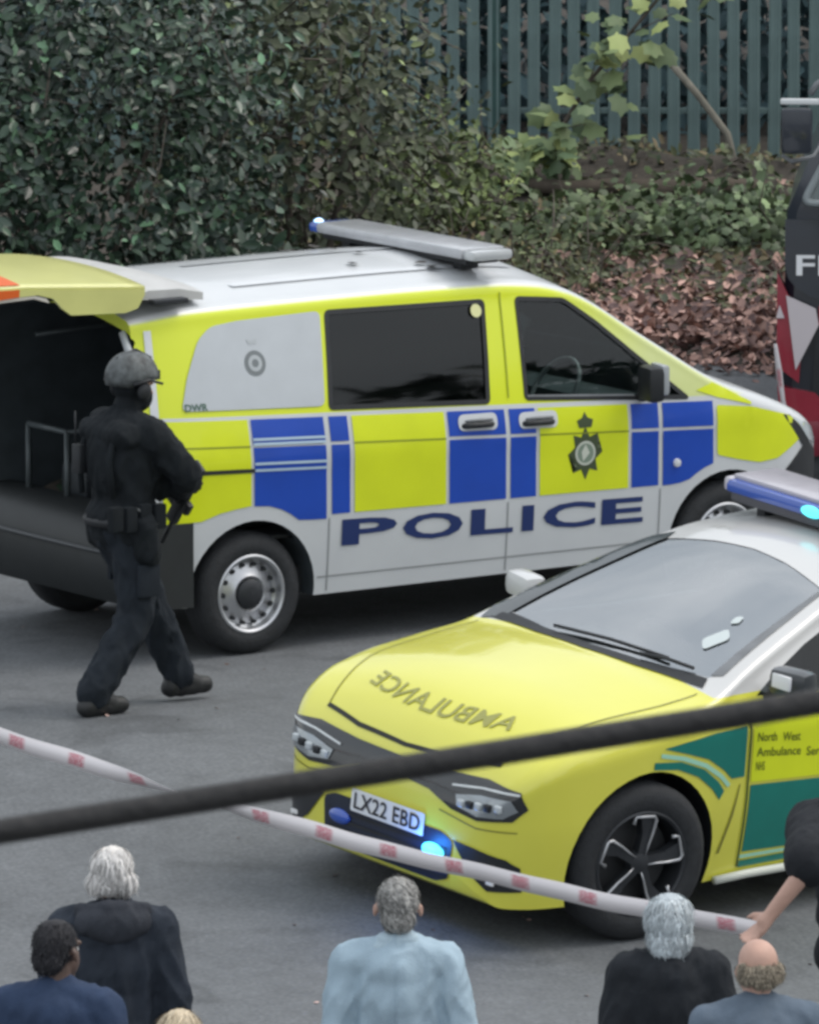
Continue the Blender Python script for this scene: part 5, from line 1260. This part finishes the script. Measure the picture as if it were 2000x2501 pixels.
# ------------------------------------------------------------------ armed officer by the open tailgate
OFX, OFY = -1.49, 46.50
KIT = cloth('tactical_black', (.012, .015, .018)); KIT2 = cloth('tactical_trousers', (.018, .023, .030)); BOOT = mat('boot_black', (.013, .014, .015), .55, var=.2)
yaw_o = R(-52)
J = dict(hipL=(-.09, 0, .93), hipR=(.09, 0, .93), kneeL=(-.09, .21, .55), ankL=(-.085, .40, .105), footL=(.0, 1, .08), kneeR=(.10, .0, .50), ankR=(.10, -.27, .10), footR=(0, 1, -.05),
         shL=(-.19, .03, 1.44), shR=(.19, .03, 1.44), elR=(.26, .20, 1.23), wrR=(.11, .27, 1.14), elL=(-.22, .22, 1.20), wrL=(-.02, .31, 1.16))
J['head'] = (0, .06, 1.66)
vest = [('e', (0, .03, 1.30), (.175, .165, .22)), ('e', (0, -.08, 1.30), (.15, .075, .20)), ('c', (-.14, -.09, 1.43), .05, (.14, -.09, 1.43), .05), ('e', (0, .0, 1.0), (.19, .15, .10)),
        ('c', (.19, -.02, .98), .045, (.20, .0, .84), .045), ('c', (-.19, -.02, .98), .045, (-.20, .0, .88), .045), ('e', (.05, .19, 1.18), (.06, .04, .08)), ('e', (-.06, .19, 1.18), (.06, .04, .08))]
p, T, Rm = person('armed officer in black kit and helmet walking beside the open van', (OFX, OFY, ground(OFX, OFY)), yaw_o, 1.80, KIT, 'jacket', KIT2, BOOT, J=J, infl=.030, sh_w=1.03, extra_top=vest, fold=.016, leg_infl=.026, gloves=mat('glove_black', (.015, .016, .018), .7), seed=13., head_pitch=R(-6), handsides=dict(L=(0, 0, 1), R=(0, 0, 1)))
# helmet
HEL = mat('helmet_grey', (.07, .078, .080), .6, var=.85, vscale=22)
hb = bmesh.new(); bmesh.ops.create_uvsphere(hb, u_segments=28, v_segments=18, radius=1)
for v in list(hb.verts):
    d_ = v.co.copy()
    lim = -.12 if d_.y > .2 else (-.35 if d_.y < -.3 else -.22)
    if d_.z < lim: hb.verts.remove(v)
for v in hb.verts: v.co = Vector((v.co.x * .112, v.co.y * .132 - .01, v.co.z * .122 + .045))
for v in hb.verts: v.co = T(v.co)
hel = from_bm('helmet', hb, HEL, p); sm = hel.modifiers.new('s', 'SOLIDIFY'); sm.thickness = .012
for s in (-1, 1):
    e = bmesh.new(); ellip(e, T((s * .105, -.01, -.01)), (.024, .042, .05), Rm); o = from_bm('ear_defender', e, BLACK, hel)
    tube('helmet_rail', [T((s * .116, .08, .03)), T((s * .122, .0, .045)), T((s * .114, -.08, .02))], .008, BLACK, hel, 6)
box('helmet_mount', T((0, .125, .06)), (.05, .025, .05), BLACK, hel, .006)
tube('helmet_strap', [T((0, -.13, .06)), T((.0, -.10, .13)), T((0, 0, .172)), T((0, .09, .135))], .008, BLACK, hel, 6)
fuse('face_covering', [('e', T((0, .03, -.045)), (.070, .078, .075), Rm), ('c', T((0, -.02, -.08)), .068, T((0, -.03, -.13)), .072), ('e', T((0, -.02, .0)), (.084, .092, .06), Rm)], KIT, p, .010, 3, .003, infl=.004)
PATCHM = mat('patch_grey', (.20, .21, .21), .8)
pm = bpy.data.objects.new('sleeve_badge', None); COL.objects.link(pm); pm.parent = p
el = Vector(J['elR']); el = Vector((el.x * 1.06, el.y, el.z))
bmb = bmesh.new(); bm_tube(bmb, [(.2205 + .03 * math.cos(t) * .35, -.085 + .030 * math.cos(t), 1.04 + .030 * math.sin(t)) for t in np.linspace(0, 2 * math.pi, 18, endpoint=False)], .006, 6, True)
from_bm('badge_ring', bmb, PATCHM, pm)
box('shoulder_flash', (.20, .05, 1.475), (.07, .10, .012), mat('flash_white', (.55, .57, .58), .6), p, .004, Matrix.Rotation(R(30), 4, 'Y'))
for k_ in range(4):
    box('pouch', (.215, .06 - .09 * k_, 1.02 + .01 * (k_ % 2)), (.05, .075, .13), KIT, p, .012, Matrix.Rotation(R(5), 4, 'Z'))
for s_, kx_ in ((-1, 'L'), (1, 'R')):
    kn = Vector(J['knee' + kx_]); hp = Vector(J['hip' + kx_]); an = Vector(J['ank' + kx_])
    md_ = hp.lerp(kn, .55) + Vector((s_ * .115, 0, 0))
    box('cargo_pocket', md_, (.035, .13, .17), KIT2, p, .014)
    fuse('boot', [('c', an + (kn - an).normalized() * .13, .058, an, .058), ('c', an + Vector((0, -.04, -.045)), .056, an + Vector((0, .17, -.052)), .046), ('c', an, .058, an + Vector((0, .09, -.03)), .050)], BOOT, p, .010, 3, .005, seed=2.)
for y_ in (-.15, .15):
    tube('shoulder_strap', [(y_ * .9, -.165, 1.12), (y_ * .85, -.185, 1.32), (y_ * .75, -.125, 1.48), (y_ * .75, .04, 1.525), (y_ * .8, .19, 1.40)], .018, KIT, p, 6)
box('radio', (-.13, -.185, 1.30), (.07, .05, .15), BLACK, p, .01); tube('radio_aerial', [(-.15, -.19, 1.37), (-.155, -.19, 1.54)], .006, BLACK, p, 5)
tube('duty_belt', [(.222 * math.cos(t), .005 + .172 * math.sin(t), .985) for t in np.linspace(0, 2 * math.pi, 28, endpoint=False)], .026, BLACK, p, 6, True)
# carbine slung against the chest
rifle = thing('carbine', 'short black carbine held across the chest of the armed officer', 'gun', (OFX, OFY, 0), yaw_o)
rifle.location = Vector((OFX, OFY, 0)) + Matrix.Rotation(yaw_o, 3, 'Z') @ Vector((.03, .345, 1.10)); rifle.rotation_euler = (0, R(128), yaw_o)
box('receiver', (0, 0, 0), (.26, .045, .07), BLACK, rifle, .01); tube('barrel', [(.13, 0, .01), (.28, 0, .012)], .013, BLACK, rifle, 8)
box('stock', (-.20, 0, .0), (.16, .035, .09), BLACK, rifle, .012); box('magazine', (.03, 0, -.09), (.05, .03, .14), BLACK, rifle, .008)
box('sight', (-.02, 0, .06), (.07, .035, .045), BLACK, rifle, .008)

# ------------------------------------------------------------------ cordon tape
def tape_material():
    m = bpy.data.materials.new('cordon_tape'); m.use_nodes = True; nt = m.node_tree; b = nt.nodes['Principled BSDF']
    uv = nd(nt, 'ShaderNodeUVMap'); sp = nd(nt, 'ShaderNodeSeparateXYZ'); nt.links.new(uv.outputs[0], sp.inputs[0])
    fr = nd(nt, 'ShaderNodeMath', operation='PINGPONG'); fr.inputs[1].default_value = .21; nt.links.new(sp.outputs['X'], fr.inputs[0])
    g = nd(nt, 'ShaderNodeMapRange'); g.inputs[1].default_value = .145; g.inputs[2].default_value = .17; nt.links.new(fr.outputs[0], g.inputs[0])
    nz = nd(nt, 'ShaderNodeTexNoise'); nz.inputs['Scale'].default_value = 45; nt.links.new(uv.outputs[0], nz.inputs['Vector'])
    gz = nd(nt, 'ShaderNodeMapRange'); gz.inputs[1].default_value = .40; gz.inputs[2].default_value = .50; nt.links.new(nz.outputs[0], gz.inputs[0])
    cy = nd(nt, 'ShaderNodeMath', operation='COMPARE'); cy.inputs[1].default_value = .5; cy.inputs[2].default_value = .34; nt.links.new(sp.outputs['Y'], cy.inputs[0])
    m1 = nd(nt, 'ShaderNodeMath', operation='MULTIPLY'); nt.links.new(g.outputs[0], m1.inputs[0]); nt.links.new(gz.outputs[0], m1.inputs[1])
    m2 = nd(nt, 'ShaderNodeMath', operation='MULTIPLY'); nt.links.new(m1.outputs[0], m2.inputs[0]); nt.links.new(cy.outputs[0], m2.inputs[1])
    mx = nd(nt, 'ShaderNodeMix', data_type='RGBA'); nt.links.new(m2.outputs[0], mx.inputs[0]); mx.inputs[6].default_value = (.72, .68, .69, 1); mx.inputs[7].default_value = (.50, .13, .17, 1)
    nt.links.new(mx.outputs[2], b.inputs['Base Color']); b.inputs['Roughness'].default_value = .35
    return m
TAPE = tape_material()
def ribbon(name, pts, tw, width, m):
    V = []; F = []; UV = []; s = 0
    for i, p in enumerate(pts):
        p = Vector(p)
        if i: s += (p - Vector(pts[i - 1])).length
        t = (Vector(pts[min(i + 1, len(pts) - 1)]) - Vector(pts[max(i - 1, 0)])).normalized()
        u = Vector((0, 0, 1)); u = (u - t * u.dot(t)).normalized(); w = t.cross(u); d_ = u * math.cos(tw[i]) + w * math.sin(tw[i])
        V += [tuple(p - d_ * width / 2), tuple(p + d_ * width / 2)]; UV += [(s, 0), (s, 1)]
    for i in range(len(pts) - 1): F.append((2 * i, 2 * i + 2, 2 * i + 3, 2 * i + 1))
    me = bpy.data.meshes.new(name); me.from_pydata(V, [], F); ul = me.uv_layers.new(name='UVMap')
    for l in me.loops: ul.data[l.index].uv = UV[l.vertex_index]
    o = link_mesh(name, me, m); sm = o.modifiers.new('s', 'SOLIDIFY'); sm.thickness = .0006
    return o
A_ = Vector((-4.2, 43.1, 1.13)); B_ = Vector((-1.90, 40.64, .85)); C_ = Vector(HAND_W)
pts = []; tw = []
n_ = 150
tot = (C_ - A_).length
for i in range(n_ + 1):
    t = i / n_; q = A_.lerp(C_, t)
    tt = max(0, (t - .38) / .62)
    q.z -= .30 * tt * (1 - tt)
    q.z += .003 * math.sin(t * 41) + .002 * math.sin(t * 97); pts.append(q); a_ = .10 * math.sin(t * 9) + .07 * math.sin(t * 33 + 1)
    tw.append(a_ + 1.15 * math.exp(-((t - .565) / .05) ** 2))
o = ribbon('cordon_tape', pts, tw, .078, TAPE)
tag(o, 'red and white cordon tape stretched across in front of the ambulance car', 'tape')
o = ribbon('cordon_tape', [(2.205, 53.9, .93), (2.225, 53.88, .78), (2.25, 53.86, .6), (2.29, 53.85, .35), (2.33, 53.84, .10)], [.5, .2, .7, .3, .9], .06, TAPE)
tag(o, 'short strip of red and white tape hanging down beside the fire engine', 'tape')

# ------------------------------------------------------------------ thick cable crossing close to the camera
cb = bpy.data.objects.new('overhead_cable', None)
bm = bmesh.new(); P_ = []
cz = math.cos(R(9.064)); szn = math.sin(R(9.064))
for X in np.linspace(-7, 7, 57):
    Zc = 8.0; yc = -(1615 - 1078 - (X / Zc * 19000) * .1584) * Zc / 19000
    P_.append((X, Zc * cz + yc * szn, CAM_H - Zc * szn + yc * cz + .0006 * X * X))
bm_tube(bm, P_, .0118, 14)
o = from_bm('overhead_cable', bm, mat('cable_black', (.014, .013, .013), .6, var=.2, vscale=20, bump=.3, bscale=60))
tag(o, 'thick black overhead cable slanting across the view in the foreground, out of focus', 'cable')
